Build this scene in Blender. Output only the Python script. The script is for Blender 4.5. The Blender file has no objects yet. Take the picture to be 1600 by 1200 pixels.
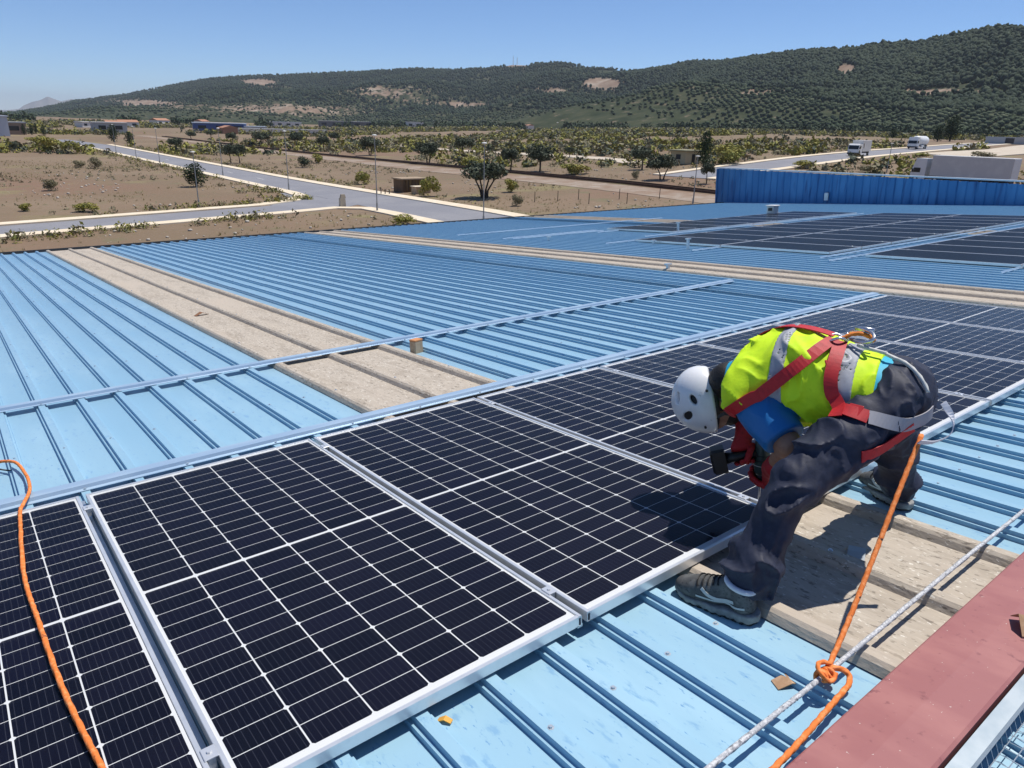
import bpy, math, random
import numpy as np
from mathutils import Vector, Matrix, noise as mnoise

SC = bpy.context.scene
COL = SC.collection
R = math.radians

# ------------------------------------------------------------------ camera
CAM = Vector((-0.285, -3.374, 10.0))
cd = bpy.data.cameras.new('camera')
cd.sensor_width = 36.0
cd.lens = 25.09
cd.clip_start = 0.05
cd.clip_end = 60000
cam = bpy.data.objects.new('camera', cd)
COL.objects.link(cam)
cam.matrix_world = Matrix(((0.78611, 0.19232, -0.58740, CAM.x),
                           (-0.61755, 0.28400, -0.73347, CAM.y),
                           (0.02576, 0.93934, 0.34203, CAM.z),
                           (0, 0, 0, 1)))
SC.camera = cam

# ------------------------------------------------------------------ sky and sun
SUN_DIR = Vector((0.40, -0.02, 1.003)).normalized()
sun_el = math.asin(SUN_DIR.z)
sun_az = math.atan2(SUN_DIR.x, SUN_DIR.y)
W = bpy.data.worlds.new('World')
SC.world = W
W.use_nodes = True
nt = W.node_tree
nt.nodes.clear()
sky = nt.nodes.new('ShaderNodeTexSky')
sky.sky_type = 'NISHITA'
sky.sun_disc = False
sky.sun_elevation = sun_el
sky.sun_rotation = sun_az
sky.altitude = 3300
sky.air_density = 1.0
sky.dust_density = 0.0
sky.ozone_density = 8.0
bg = nt.nodes.new('ShaderNodeBackground')
bg.inputs['Strength'].default_value = 0.124
wo = nt.nodes.new('ShaderNodeOutputWorld')
nt.links.new(sky.outputs[0], bg.inputs[0])
nt.links.new(bg.outputs[0], wo.inputs[0])
sl = bpy.data.lights.new('sun', 'SUN')
sl.energy = 4.6
sl.angle = R(0.53)
sl.color = (1.0, 0.955, 0.89)
so = bpy.data.objects.new('sun', sl)
COL.objects.link(so)
so.rotation_euler = SUN_DIR.to_track_quat('Z', 'Y').to_euler()
so.location = (0, 0, 60)

vs = SC.view_settings
vs.view_transform = 'Standard'
vs.look = 'None'
vs.gamma = 1
vs.exposure = 0.05
SC.render.engine = 'CYCLES'
cy = SC.cycles
cy.use_denoising = True
cy.max_bounces = 8
cy.diffuse_bounces = 3
cy.glossy_bounces = 3
cy.transmission_bounces = 4
cy.transparent_max_bounces = 8
cy.volume_bounces = 0
cy.caustics_reflective = False
cy.caustics_refractive = False

# ------------------------------------------------------------------ helpers
ALPHA = R(4.902)
ROOF = Matrix.Translation((0, 0, 8.399)) @ Matrix.Rotation(-ALPHA, 4, 'X')
# roof frame: x along the ridge, y towards the eave (= -v), z out of the roof; panel tops at z = 0
PAN = -0.087


def srgb(r, g, b):
    f = lambda c: (c / 12.92 if c <= .04045 else ((c + .055) / 1.055) ** 2.4)
    return (f(r / 255), f(g / 255), f(b / 255))


def mat(name, col, rough=.6, metal=0.0, var=(), bump=None, spec=.5, coat=0.0, coords='pos', rand=None):
    """col base; var: (scale, detail, lo, hi, colour); bump: (scale, strength, distance)"""
    m = bpy.data.materials.new(name)
    m.use_nodes = True
    t = m.node_tree
    p = t.nodes['Principled BSDF']
    p.inputs['Roughness'].default_value = rough
    p.inputs['Metallic'].default_value = metal
    p.inputs['Specular IOR Level'].default_value = spec
    if coat:
        p.inputs['Coat Weight'].default_value = coat
        p.inputs['Coat Roughness'].default_value = .08
    p.inputs['Base Color'].default_value = (*col, 1)
    src = None
    if var or bump:
        if coords == 'pos':
            g = t.nodes.new('ShaderNodeNewGeometry')
            src = g.outputs['Position']
        else:
            g = t.nodes.new('ShaderNodeTexCoord')
            src = g.outputs['Object']
    cur = None

    def noise(scale, detail):
        mp = t.nodes.new('ShaderNodeMapping')
        sc = scale if isinstance(scale, tuple) else (scale,) * 3
        mp.inputs['Scale'].default_value = sc
        t.links.new(src, mp.inputs['Vector'])
        n = t.nodes.new('ShaderNodeTexNoise')
        n.inputs['Scale'].default_value = 1.0
        n.inputs['Detail'].default_value = detail
        n.inputs['Roughness'].default_value = .6
        t.links.new(mp.outputs[0], n.inputs['Vector'])
        return n.outputs['Fac']
    for (scale, detail, lo, hi, c2) in var:
        f = noise(scale, detail)
        mr = t.nodes.new('ShaderNodeMapRange')
        mr.interpolation_type = 'SMOOTHSTEP'
        mr.inputs['From Min'].default_value = lo
        mr.inputs['From Max'].default_value = hi
        t.links.new(f, mr.inputs['Value'])
        mx = t.nodes.new('ShaderNodeMix')
        mx.data_type = 'RGBA'
        t.links.new(mr.outputs[0], mx.inputs['Factor'])
        if cur is None:
            mx.inputs['A'].default_value = (*col, 1)
        else:
            t.links.new(cur, mx.inputs['A'])
        mx.inputs['B'].default_value = (*c2, 1)
        cur = mx.outputs['Result']
    if rand:
        oi = t.nodes.new('ShaderNodeObjectInfo')
        mx = t.nodes.new('ShaderNodeMix')
        mx.data_type = 'RGBA'
        t.links.new(oi.outputs['Random'], mx.inputs['Factor'])
        if cur is None:
            mx.inputs['A'].default_value = (*col, 1)
        else:
            t.links.new(cur, mx.inputs['A'])
        mx.inputs['B'].default_value = (*rand, 1)
        cur = mx.outputs['Result']
    if cur is not None:
        t.links.new(cur, p.inputs['Base Color'])
    if bump:
        f = noise(bump[0], 4)
        b = t.nodes.new('ShaderNodeBump')
        b.inputs['Strength'].default_value = bump[1]
        b.inputs['Distance'].default_value = bump[2]
        t.links.new(f, b.inputs['Height'])
        t.links.new(b.outputs[0], p.inputs['Normal'])
    return m


def tag(o, label=None, cat=None, group=None, kind=None):
    if label:
        o['label'] = label
    if cat:
        o['category'] = cat
    if group:
        o['group'] = group
    if kind:
        o['kind'] = kind
    return o


def link(o, parent=None, mw=None):
    COL.objects.link(o)
    if parent is not None:
        o.parent = parent
    if mw is not None:
        o.matrix_world = mw
    return o


def empty(name, mw, label=None, cat=None, group=None):
    o = bpy.data.objects.new(name, None)
    o.empty_display_size = .2
    link(o, None, mw)
    return tag(o, label, cat, group)


def np_mesh(name, verts, faces, smooth=False):
    """faces: (n,3) or (n,4) int array or list of lists"""
    me = bpy.data.meshes.new(name)
    if isinstance(faces, np.ndarray):
        v = np.asarray(verts, dtype=np.float32)
        k = faces.shape[1]
        me.vertices.add(len(v))
        me.vertices.foreach_set('co', v.ravel())
        me.loops.add(faces.size)
        me.loops.foreach_set('vertex_index', faces.astype(np.int32).ravel())
        me.polygons.add(len(faces))
        me.polygons.foreach_set('loop_start', np.arange(0, faces.size, k, dtype=np.int32))
        me.update(calc_edges=True)
    else:
        me.from_pydata([tuple(map(float, q)) for q in verts], [], faces)
        me.update()
    if smooth:
        me.polygons.foreach_set('use_smooth', [True] * len(me.polygons))
    return me


def obj(name, me, m=None, parent=None, mw=None, loc=None):
    o = bpy.data.objects.new(name, me)
    if m is not None and len(me.materials) == 0:
        me.materials.append(m)
    link(o, parent, mw)
    if loc is not None:
        o.location = loc
    return o


class MB:
    def __init__(s):
        s.v = []
        s.f = []

    def add(s, v, f):
        b = len(s.v)
        s.v += [tuple(q) for q in v]
        s.f += [[i + b for i in q] for q in f]
        return s

    def box(s, x0, x1, y0, y1, z0, z1, top=None):
        """top: (inset x, inset y) of the upper face"""
        a, b = top or (0, 0)
        v = [(x0, y0, z0), (x1, y0, z0), (x1, y1, z0), (x0, y1, z0),
             (x0 + a, y0 + b, z1), (x1 - a, y0 + b, z1), (x1 - a, y1 - b, z1), (x0 + a, y1 - b, z1)]
        return s.add(v, [[3, 2, 1, 0], [4, 5, 6, 7], [0, 1, 5, 4], [1, 2, 6, 5], [2, 3, 7, 6], [3, 0, 4, 7]])

    def bevbox(s, x0, x1, y0, y1, z0, z1, b):
        pts = [(x0 + b, y0), (x1 - b, y0), (x1, y0 + b), (x1, y1 - b), (x1 - b, y1), (x0 + b, y1), (x0, y1 - b), (x0, y0 + b)]
        ins = [(x0 + 2 * b, y0 + b), (x1 - 2 * b, y0 + b), (x1 - b, y0 + 2 * b), (x1 - b, y1 - 2 * b), (x1 - 2 * b, y1 - b),
               (x0 + 2 * b, y1 - b), (x0 + b, y1 - 2 * b), (x0 + b, y0 + 2 * b)]
        v = [(p[0], p[1], z0) for p in pts] + [(p[0], p[1], z1 - b) for p in pts] + [(p[0], p[1], z1) for p in ins]
        f = [list(range(7, -1, -1)), list(range(16, 24))]
        for k in range(8):
            j = (k + 1) % 8
            f += [[k, j, 8 + j, 8 + k], [8 + k, 8 + j, 16 + j, 16 + k]]
        return s.add(v, f)

    def prism(s, prof, x0, x1, axis='x'):
        """closed profile of (a, b) extruded along axis; for x: a=y b=z, for y: a=x b=z, for z: a=x b=y"""
        n = len(prof)

        def P(t, a, b):
            return (t, a, b) if axis == 'x' else ((a, t, b) if axis == 'y' else (a, b, t))
        v = [P(x0, a, b) for a, b in prof] + [P(x1, a, b) for a, b in prof]
        f = [list(range(n)), list(range(2 * n - 1, n - 1, -1))]
        for k in range(n):
            j = (k + 1) % n
            f.append([k, n + k, n + j, j])
        return s.add(v, f)

    def tube(s, pts, rad, n=8, twist=0.0, lobes=0, amp=0.0, caps=True):
        pts = [Vector(p) for p in pts]
        m = len(pts)
        rad = rad if isinstance(rad, (list, tuple)) else [rad] * m
        up = Vector((0, 0, 1))
        t0 = (pts[1] - pts[0]).normalized()
        if abs(t0.z) > .9:
            up = Vector((1, 0, 0))
        nx = t0.cross(up).normalized()
        v = []
        L = 0
        for i in range(m):
            t = (pts[min(i + 1, m - 1)] - pts[max(i - 1, 0)])
            t = t.normalized() if t.length > 1e-9 else t0
            nx = (nx - t * nx.dot(t)).normalized()
            ny = t.cross(nx)
            if i:
                L += (pts[i] - pts[i - 1]).length
            for k in range(n):
                a = 2 * math.pi * k / n
                r = rad[i] * (1 + (amp * math.cos(lobes * (a + twist * L)) if lobes else 0))
                v.append(pts[i] + nx * (r * math.cos(a)) + ny * (r * math.sin(a)))
        f = []
        for i in range(m - 1):
            for k in range(n):
                j = (k + 1) % n
                f.append([i * n + k, i * n + j, (i + 1) * n + j, (i + 1) * n + k])
        if caps:
            f += [list(range(n - 1, -1, -1)), list(range((m - 1) * n, m * n))]
        return s.add(v, f)

    def cyl(s, p0, p1, r0, r1=None, n=16):
        return s.tube([p0, p1], [r0, r0 if r1 is None else r1], n)

    def ribbon(s, pts, nrm, width, thick):
        """flat strap along pts with given normals"""
        m = len(pts)
        v = []
        for i in range(m):
            p = Vector(pts[i])
            t = (Vector(pts[min(i + 1, m - 1)]) - Vector(pts[max(i - 1, 0)])).normalized()
            nn = Vector(nrm[i])
            nn = (nn - t * nn.dot(t)).normalized()
            b = t.cross(nn)
            for sx, sz in ((-1, 0), (1, 0), (1, 1), (-1, 1)):
                v.append(p + b * (sx * width / 2) + nn * (sz * thick))
        f = []
        for i in range(m - 1):
            for k in range(4):
                j = (k + 1) % 4
                f.append([i * 4 + k, i * 4 + j, (i + 1) * 4 + j, (i + 1) * 4 + k])
        f += [[3, 2, 1, 0], [m * 4 - 4, m * 4 - 3, m * 4 - 2, m * 4 - 1]]
        return s.add(v, f)

    def mesh(s, name, smooth=False):
        return np_mesh(name, s.v, s.f, smooth)

    def build(s, name, m, parent=None, mw=None, loc=None, smooth=False):
        return obj(name, s.mesh(name, smooth), m, parent, mw, loc)


def spline(pts, k=8):
    """Catmull-Rom through pts"""
    P = [Vector(p) for p in pts]
    P = [P[0] * 2 - P[1]] + P + [P[-1] * 2 - P[-2]]
    out = []
    for i in range(1, len(P) - 2):
        a, b, c, d = P[i - 1], P[i], P[i + 1], P[i + 2]
        for j in range(k):
            t = j / k
            out.append(.5 * ((2 * b) + (c - a) * t + (2 * a - 5 * b + 4 * c - d) * t * t + (3 * b - a - 3 * c + d) * t ** 3))
    out.append(P[-2])
    return out


ORD = ['first', 'second', 'third', 'fourth', 'fifth', 'sixth', 'seventh', 'eighth', 'ninth', 'tenth', 'eleventh', 'twelfth',
       'thirteenth', 'fourteenth', 'fifteenth', 'sixteenth', 'seventeenth', 'eighteenth', 'nineteenth', 'twentieth']


def sst(a, b, x):
    t = min(1, max(0, (x - a) / (b - a)))
    return t * t * (3 - 2 * t)


def sstv(a, b, x):
    t = np.clip((x - a) / (b - a), 0, 1)
    return t * t * (3 - 2 * t)


def ground_z(X, Y):
    dx = X - CAM.x
    dy = Y - CAM.y
    r = math.hypot(dx, dy)
    az = math.degrees(math.atan2(dx, dy))
    return sst(20, 60, az) * (1 - sst(110, 160, az)) * 9 * (1 - math.exp(-max(0, r - 60) / 150))


_H = np.random.RandomState(7).rand(256, 256).astype(np.float32)


def vnoise(x, y):
    xi = np.floor(x).astype(int)
    yi = np.floor(y).astype(int)
    fx = x - xi
    fy = y - yi
    fx = fx * fx * (3 - 2 * fx)
    fy = fy * fy * (3 - 2 * fy)
    a = _H[xi % 256, yi % 256]
    b = _H[(xi + 1) % 256, yi % 256]
    c = _H[xi % 256, (yi + 1) % 256]
    d = _H[(xi + 1) % 256, (yi + 1) % 256]
    return (a * (1 - fx) + b * fx) * (1 - fy) + (c * (1 - fx) + d * fx) * fy


def fbm(x, y, o=4):
    s = 0
    a = .5
    for k in range(o):
        s = s + a * vnoise(x * 2 ** k + 17.3 * k, y * 2 ** k + 5.1 * k)
        a *= .5
    return s

# ------------------------------------------------------------------ materials of the setting
random.seed(11)
rng = np.random.RandomState(5)
M_ground = mat('dry_earth', (.188, .130, .076), .95,
               var=[(.03, 4, .42, .62, (.225, .158, .098)), (.012, 3, .50, .62, (.205, .125, .076)), (.07, 4, .55, .68, (.225, .185, .085)), (.22, 5, .56, .72, (.165, .138, .07)),
                    (.9, 4, .58, .74, (.13, .115, .05)), (2.6, 3, .64, .75, (.33, .265, .19))], bump=(1.2, .5, .25))
M_asphalt = mat('asphalt', (.215, .215, .235), .9, var=[(.15, 4, .4, .7, (.255, .252, .265)), (3.0, 3, .5, .8, (.18, .18, .195))], bump=(20, .3, .02))
M_pave = mat('pavement_concrete', (.72, .60, .43), .9, var=[(.4, 4, .4, .7, (.76, .67, .52)), (2.5, 3, .55, .8, (.58, .47, .33))])
M_kerb = mat('kerb_concrete', (.62, .57, .48), .9)
M_line = mat('road_paint', (.72, .72, .70), .8)
M_ballast = mat('track_ballast', (.29, .215, .155), .95, var=[(.6, 5, .4, .7, (.36, .30, .24)), (.12, 3, .45, .7, (.24, .155, .10))], bump=(3, .6, .2))
M_rust = mat('rusty_steel', (.06, .032, .02), .8, var=[(1.5, 3, .4, .7, (.10, .05, .03))])
M_dirtroad = mat('pale_track', (.55, .48, .38), .95, var=[(.3, 4, .4, .7, (.48, .39, .29))])

# ------------------------------------------------------------------ ground sheet (plain)
az = np.radians(np.concatenate([np.arange(-180, -12, 6.0), np.arange(-12, 90, .75), np.arange(90, 180.1, 6.0)]))
rad = np.concatenate([[0.5, 12, 24], np.geomspace(34, 1000, 90), np.geomspace(1080, 24000, 26)])
AZ, RD = np.meshgrid(az, rad, indexing='ij')
GX = CAM.x + RD * np.sin(AZ)
GY = CAM.y + RD * np.cos(AZ)
azd = np.degrees(AZ)
GZ = sstv(20, 60, azd) * (1 - sstv(110, 160, azd)) * 9 * (1 - np.exp(-np.maximum(0, RD - 60) / 150))
GZ = GZ - sstv(1200, 9000, RD) * 12
n_a, n_r = AZ.shape
idx = np.arange(n_a * n_r).reshape(n_a, n_r)
F4 = np.stack([idx[:-1, :-1], idx[:-1, 1:], idx[1:, 1:], idx[1:, :-1]], -1).reshape(-1, 4)[:, ::-1]
g = obj('ground', np_mesh('ground', np.stack([GX, GY, GZ], -1).reshape(-1, 3), F4, True), M_ground)
tag(g, 'dry brown earth plain with scrub around the roads', kind='structure')

# ------------------------------------------------------------------ hills
RIDGE = np.array([(-40, -.03, 5200), (-14, -.02, 5200), (-1.89, -0.0112, 5200), (4.29, -0.0033, 5200), (6.39, 0.0038, 4900), (8.59, 0.0138, 4600), (11.62, 0.0227, 4295),
                  (14.01, 0.0334, 4066), (16.89, 0.0441, 3800), (19.84, 0.0499, 3647), (23.31, 0.0539, 3473), (26.89, 0.0586, 3300),
                  (31.03, 0.0657, 3187), (33.36, 0.0648, 3125), (36.17, 0.0685, 3050), (38.04, 0.0754, 3000), (39.45, 0.0753, 2940),
                  (41.79, 0.0777, 2840), (44.60, 0.0726, 2720), (47.38, 0.0712, 2600), (49.19, 0.0753, 2400), (50.95, 0.0815, 2200),
                  (53.15, 0.0824, 2040), (56.11, 0.0896, 1900), (58.58, 0.0936, 1780), (60.98, 0.0953, 1680), (63.25, 0.1001, 1620),
                  (65.48, 0.1013, 1560), (67.54, 0.1080, 1500), (68.87, 0.1123, 1460), (70.17, 0.1151, 1420), (70.84, 0.1134, 1400),
                  (74.01, 0.1097, 1400), (79.68, 0.1018, 1400), (95, .08, 1500), (115, .03, 1800)])


def hill(azd, r):
    """height of the hills at compass angle azd (deg) and distance r from the plain's centre"""
    te = np.interp(azd, RIDGE[:, 0], RIDGE[:, 1])
    rr = np.interp(azd, RIDGE[:, 0], RIDGE[:, 2])
    r0 = np.interp(azd, [0, 20, 35, 48, 60, 75], [1500, 1400, 1250, 950, 800, 700])
    base = np.interp(azd, [0, 20, 45, 60, 110], [-3, -1, 6, 8.5, 8])
    top = 10 + te * rr - 7
    t = np.clip((r - r0) / (rr - r0), 0, 1)
    x = r * np.sin(np.radians(azd))
    y = r * np.cos(np.radians(azd))
    n = fbm(x / 420.0 + 40, y / 420.0 + 40, 5) - .48
    prof = np.where(t < .42, .30 * (t / .42) ** 1.1, .30 + .70 * ((t - .42) / .58) ** 1.15)
    h = base + (top - base) * prof + n * 140 * np.clip(t * 5, 0, 1) * np.clip((1 - t) * 3.0, 0, 1) * np.clip((top - base) / 200, .2, 1)
    h = np.minimum(h, 10 + (top - 10) / rr * r * (.86 + .115 * t))
    back = np.clip((r - rr) / 1500, 0, 1)
    return np.where(r > rr, top - (top - base) * .8 * back, h), t


az = np.arange(-30, 112, .33)
tt = np.concatenate([np.linspace(0, 1, 70), np.linspace(1.06, 1.9, 8)])
AZ, TT = np.meshgrid(az, tt, indexing='ij')
r0 = np.interp(AZ, [0, 20, 35, 48, 60, 75], [1500, 1400, 1250, 950, 800, 700])
rr = np.interp(AZ, RIDGE[:, 0], RIDGE[:, 2])
RR = r0 + (rr - r0) * TT
HZ, HT = hill(AZ, RR)
HZ[:, 0] -= 3
HX = CAM.x + RR * np.sin(np.radians(AZ))
HY = CAM.y + RR * np.cos(np.radians(AZ))
n_a, n_r = AZ.shape
idx = np.arange(n_a * n_r).reshape(n_a, n_r)
F4 = np.stack([idx[:-1, :-1], idx[:-1, 1:], idx[1:, 1:], idx[1:, :-1]], -1).reshape(-1, 4)[:, ::-1]


def bare(azd, te, x, y):
    """0 wooded .. 1 bare earth / rock; zones named by where they lie on the hills"""
    n = fbm(x / 160.0, y / 160.0, 4)
    b = np.zeros_like(te)

    def blob(a, e, sa, se, k):
        return k * np.exp(-((azd - a) / sa) ** 2 - ((te - e) / se) ** 2)
    b = b + blob(28.7, .034, 3.4, .008, .50) + blob(24, .012, 5, .006, .42) + blob(19, .008, 4, .005, .36)
    b = b + blob(44.7, .052, 1.0, .0050, 2.6) + blob(61.3, .070, .45, .005, 2.5) + blob(67, .046, 4.5, .004, .75)
    b = b + blob(58, .047, 4.5, .004, .75) + blob(41.2, .042, 1.6, .004, .8) + blob(20, .040, 1.2, .004, 1.3) + blob(12.5, .012, 2.5, .004, .8)
    b = b + blob(38.4, .071, 1.0, .003, 1.2) + blob(34, .022, 3, .004, .6)
    return np.clip(b * (.35 + 1.5 * n), 0, 1.2)


TE = (HZ - 10) / RR
BARE = bare(AZ, TE, HX, HY)
me = np_mesh('hills', np.stack([HX, HY, HZ], -1).reshape(-1, 3), F4, True)
att = me.attributes.new('bare', 'FLOAT', 'POINT')
att.data.foreach_set('value', BARE.ravel().astype(np.float32))
M_hill = bpy.data.materials.new('hill_scrub')
M_hill.use_nodes = True
t = M_hill.node_tree
p = t.nodes['Principled BSDF']
p.inputs['Roughness'].default_value = .95
p.inputs['Specular IOR Level'].default_value = .1
gm = t.nodes.new('ShaderNodeNewGeometry')


def hn(scale, detail):
    n = t.nodes.new('ShaderNodeTexNoise')
    n.inputs['Scale'].default_value = scale
    n.inputs['Detail'].default_value = detail
    n.inputs['Roughness'].default_value = .65
    t.links.new(gm.outputs['Position'], n.inputs['Vector'])
    return n.outputs['Fac']


def hr(f, stops):
    c = t.nodes.new('ShaderNodeValToRGB')
    c.color_ramp.elements[0].position = stops[0][0]
    c.color_ramp.elements[0].color = (*stops[0][1], 1)
    c.color_ramp.elements[1].position = stops[-1][0]
    c.color_ramp.elements[1].color = (*stops[-1][1], 1)
    for q, cc in stops[1:-1]:
        e = c.color_ramp.elements.new(q)
        e.color = (*cc, 1)
    t.links.new(f, c.inputs[0])
    return c.outputs[0]


green = hr(hn(.03, 6), [(.36, (.028, .038, .016)), (.5, (.044, .054, .025)), (.68, (.078, .080, .042))])
earth = hr(hn(.02, 6), [(.35, (.20, .135, .095)), (.52, (.27, .195, .14)), (.68, (.40, .33, .26))])
at = t.nodes.new('ShaderNodeAttribute')
at.attribute_name = 'bare'
ad = t.nodes.new('ShaderNodeMath')
ad.operation = 'ADD'
sb = t.nodes.new('ShaderNodeMath')
sb.operation = 'MULTIPLY_ADD'
sb.inputs[1].default_value = 2.2
sb.inputs[2].default_value = -1.1
t.links.new(hn(.06, 5), sb.inputs[0])
t.links.new(at.outputs['Fac'], ad.inputs[0])
t.links.new(sb.outputs[0], ad.inputs[1])
mr = t.nodes.new('ShaderNodeMapRange')
mr.inputs['From Min'].default_value = .22
mr.inputs['From Max'].default_value = .5
t.links.new(ad.outputs[0], mr.inputs['Value'])
mx = t.nodes.new('ShaderNodeMix')
mx.data_type = 'RGBA'
t.links.new(mr.outputs[0], mx.inputs['Factor'])
t.links.new(green, mx.inputs['A'])
t.links.new(earth, mx.inputs['B'])
t.links.new(mx.outputs['Result'], p.inputs['Base Color'])
h = obj('hills', me, M_hill)
tag(h, 'long ridge of pine covered hills behind the plain', kind='structure')

# far mountain beyond the left end of the ridge
mp = [(3.0, .0005), (4.33, .0010), (4.84, .0016), (5.35, .0030), (5.60, .0066), (6.11, .0109), (6.55, .0131), (7.00, .0174), (7.39, .0144), (7.69, .0126),
      (8.02, .0141), (8.32, .0157), (8.58, .0131), (9.25, .0068), (10.5, .004), (13, .001)]
aa = np.arange(2.5, 13.5, .08)
ee = np.interp(aa, [q[0] for q in mp], [q[1] for q in mp])
ss = np.linspace(0, 1, 14)
AA, SS = np.meshgrid(aa, ss, indexing='ij')
EE = np.repeat(ee[:, None], 14, 1)
rm = 13000 + 3000 * SS
nz = fbm(AA * 2.2, SS * 6 + 3, 4) - .48
MZ = np.where(SS <= .6, (EE * 14800 + 10) * np.clip(SS / .6, 0, 1) ** 1.3, (EE * 14800 + 10) * (1 - (SS - .6) / .4)) + nz * 60 * np.clip(SS * 4, 0, 1) * (SS < .55) - 14
X = CAM.x + rm * np.sin(np.radians(AA))
Y = CAM.y + rm * np.cos(np.radians(AA))
idx = np.arange(AA.size).reshape(AA.shape)
F4 = np.stack([idx[:-1, :-1], idx[:-1, 1:], idx[1:, 1:], idx[1:, :-1]], -1).reshape(-1, 4)[:, ::-1]
fm = obj('far_mountain', np_mesh('far_mountain', np.stack([X, Y, MZ], -1).reshape(-1, 3), F4, True), mat('far_rock', (.16, .15, .13), .95, var=[(.002, 5, .4, .7, (.26, .24, .21))]))
tag(fm, 'pale far mountain peak beyond the left end of the hills', kind='structure')

# ------------------------------------------------------------------ roads, pavements, railway


def strip(name, pts, w, z, m, label, h=0.0, parent=None):
    """a ribbon of width w along pts (x, y), z above the ground, with real edge height h"""
    P = []
    for (a, b) in zip(pts[:-1], pts[1:]):
        L = math.dist(a, b)
        k = max(1, int(L / 8))
        for j in range(k):
            P.append((a[0] + (b[0] - a[0]) * j / k, a[1] + (b[1] - a[1]) * j / k))
    P.append(pts[-1])
    v, f = [], []
    for i, q in enumerate(P):
        a = P[max(0, i - 1)]
        b = P[min(len(P) - 1, i + 1)]
        L = math.dist(a, b)
        nx, ny = -(b[1] - a[1]) / L, (b[0] - a[0]) / L
        for s in (-1, 1):
            x, y = q[0] + nx * w / 2 * s, q[1] + ny * w / 2 * s
            zz = ground_z(x, y) + z
            v += [(x, y, zz + h), (x, y, zz - .4)]
    for i in range(len(P) - 1):
        a = i * 4
        f += [[a, a + 4, a + 6, a + 2][::-1]]
        f += [[a, a + 1, a + 5, a + 4][::-1], [a + 2, a + 6, a + 7, a + 3][::-1]]
    f += [[0, 2, 3, 1], [len(v) - 4, len(v) - 3, len(v) - 1, len(v) - 2]]
    o = obj(name, np_mesh(name, v, f), m, parent)
    if parent is None:
        tag(o, label, kind='structure')
    return o


RB = 44.8
strip('road', [(RB, 30), (RB, 280), (RB - 4, 330)], 8.0, .03, M_asphalt, 'straight grey asphalt road running away from the roof')
strip('side_road', [(-60, 60.2), (3.8, 74.4), (14.5, 76.8), (31.6, 80.6), (41.2, 85.5)], 6.0, .025, M_asphalt, 'grey side road crossing the dry field to the junction')
strip('road_junction', [(38.0, 84.5), (40.6, 98)], 4.6, .016, M_asphalt, 'grey asphalt strip round the inner corner of the junction')
strip('road_junction', [(33.5, 81.6), (41.5, 86.8)], 11.5, .02, M_asphalt, 'grey asphalt mouth of the side road at the junction')
strip('pavement', [(RB + 4.95, 30), (RB + 4.95, 280)], 1.9, 0, M_pave, 'beige pavement on the far side of the straight road', .14)
strip('pavement', [(RB - 4.9, 98), (RB - 4.9, 278)], 1.7, 0, M_pave, 'beige pavement between the straight road and the dry field', .14)
strip('pavement', [(-60, 64.3), (3.5, 78.5), (14, 80.9), (30, 84.5), (36, 88.0), (39.2, 93), (39.9, 98.5)], 1.8, 0, M_pave, 'beige pavement curving round the corner of the dry field', .14)
strip('pavement', [(-60, 56.2), (3.9, 70.4), (14.8, 72.7), (31.9, 76.5), (37.0, 77.6), (39.8, 75.2), (40.0, 70), (40.0, 30)], 1.8, 0, M_pave, 'beige pavement along the near side of the side road', .14)
for k in range(6):
    q = MB().box(-1.6, 1.6, -.22, .22, 0, .004)
    o = q.build('zebra_bar', M_line, bpy.data.objects['road'])
    o.location = (42.0 + k * 1.05, 95.6, .036)
    o.rotation_euler = (0, 0, R(90))
for k, yy in enumerate((52, 60, 68, 112, 124, 140, 160, 185, 215)):
    o = MB().box(-.07, .07, -1.6, 1.6, 0, .004).build('lane_dash', M_line, bpy.data.objects['road'])
    o.location = (RB, yy, .036)
strip('railway_bed', [(76, 50), (77, 70), (79.5, 112), (83.5, 160), (85.5, 221), (86, 300), (86, 400)], 6.5, .05, M_ballast, 'pale ballast bed of the railway line')
strip('dirt_track', [(113, 100), (118.7, 112), (124, 137), (128, 169), (138, 229), (150, 268), (172, 352)], 5.0, .12, M_dirtroad, 'pale concrete track behind the olive trees')
strip('approach_road', [(95, 73.2), (107.6, 74.7), (123.6, 76.6), (168.1, 84.1), (232.4, 92.9), (412, 127)], 8.5, .08, M_asphalt, 'grey road with the two lorries behind the blue wall')
for sgn in (-1, 1):
    strip('pavement', [(95, 73.2 + 5.4 * sgn), (107.6, 74.7 + 5.4 * sgn), (123.6, 76.6 + 5.4 * sgn), (168.1, 84.1 + 5.4 * sgn), (232.4, 92.9 + 5.4 * sgn), (412, 127 + 5.4 * sgn)],
          1.8, .06, M_pave, 'pale pavement on the %s side of the lorry road' % ('near' if sgn < 0 else 'far'), .14)
strip('dirt_yard', [(190, 72), (240, 74), (330, 92)], 15, .2, M_dirtroad, 'pale bare yard beside the lorry road')
strip('highway', [(280, 760), (420, 660), (560, 560), (700, 430), (800, 300), (850, 180)], 22, .3, mat('highway_asphalt', (.36, .34, .32), .9), 'distant highway along the foot of the hills')

# railway rails: long low dark line
rt = empty('railway_track', Matrix.Translation((82, 70, 0)), 'long dark rusty railway line crossing the plain', 'railway')
for off in (0, 1.5):
    pts = [(81.2 + off, 44), (81.0 + off, 69.5), (82.0 + off, 87.4), (84.7 + off, 112.4), (88.7 + off, 160.5), (90.5 + off, 221.1), (91 + off, 298.2), (91.5 + off, 385)]
    P = spline([(a, b, ground_z(a, b) + .22) for a, b in pts], 6)
    MB().ribbon([(q.x - 82, q.y - 70, q.z) for q in P], [(1, 0, 0)] * len(P), .34, .18).build('rail', M_rust, rt)

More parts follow.
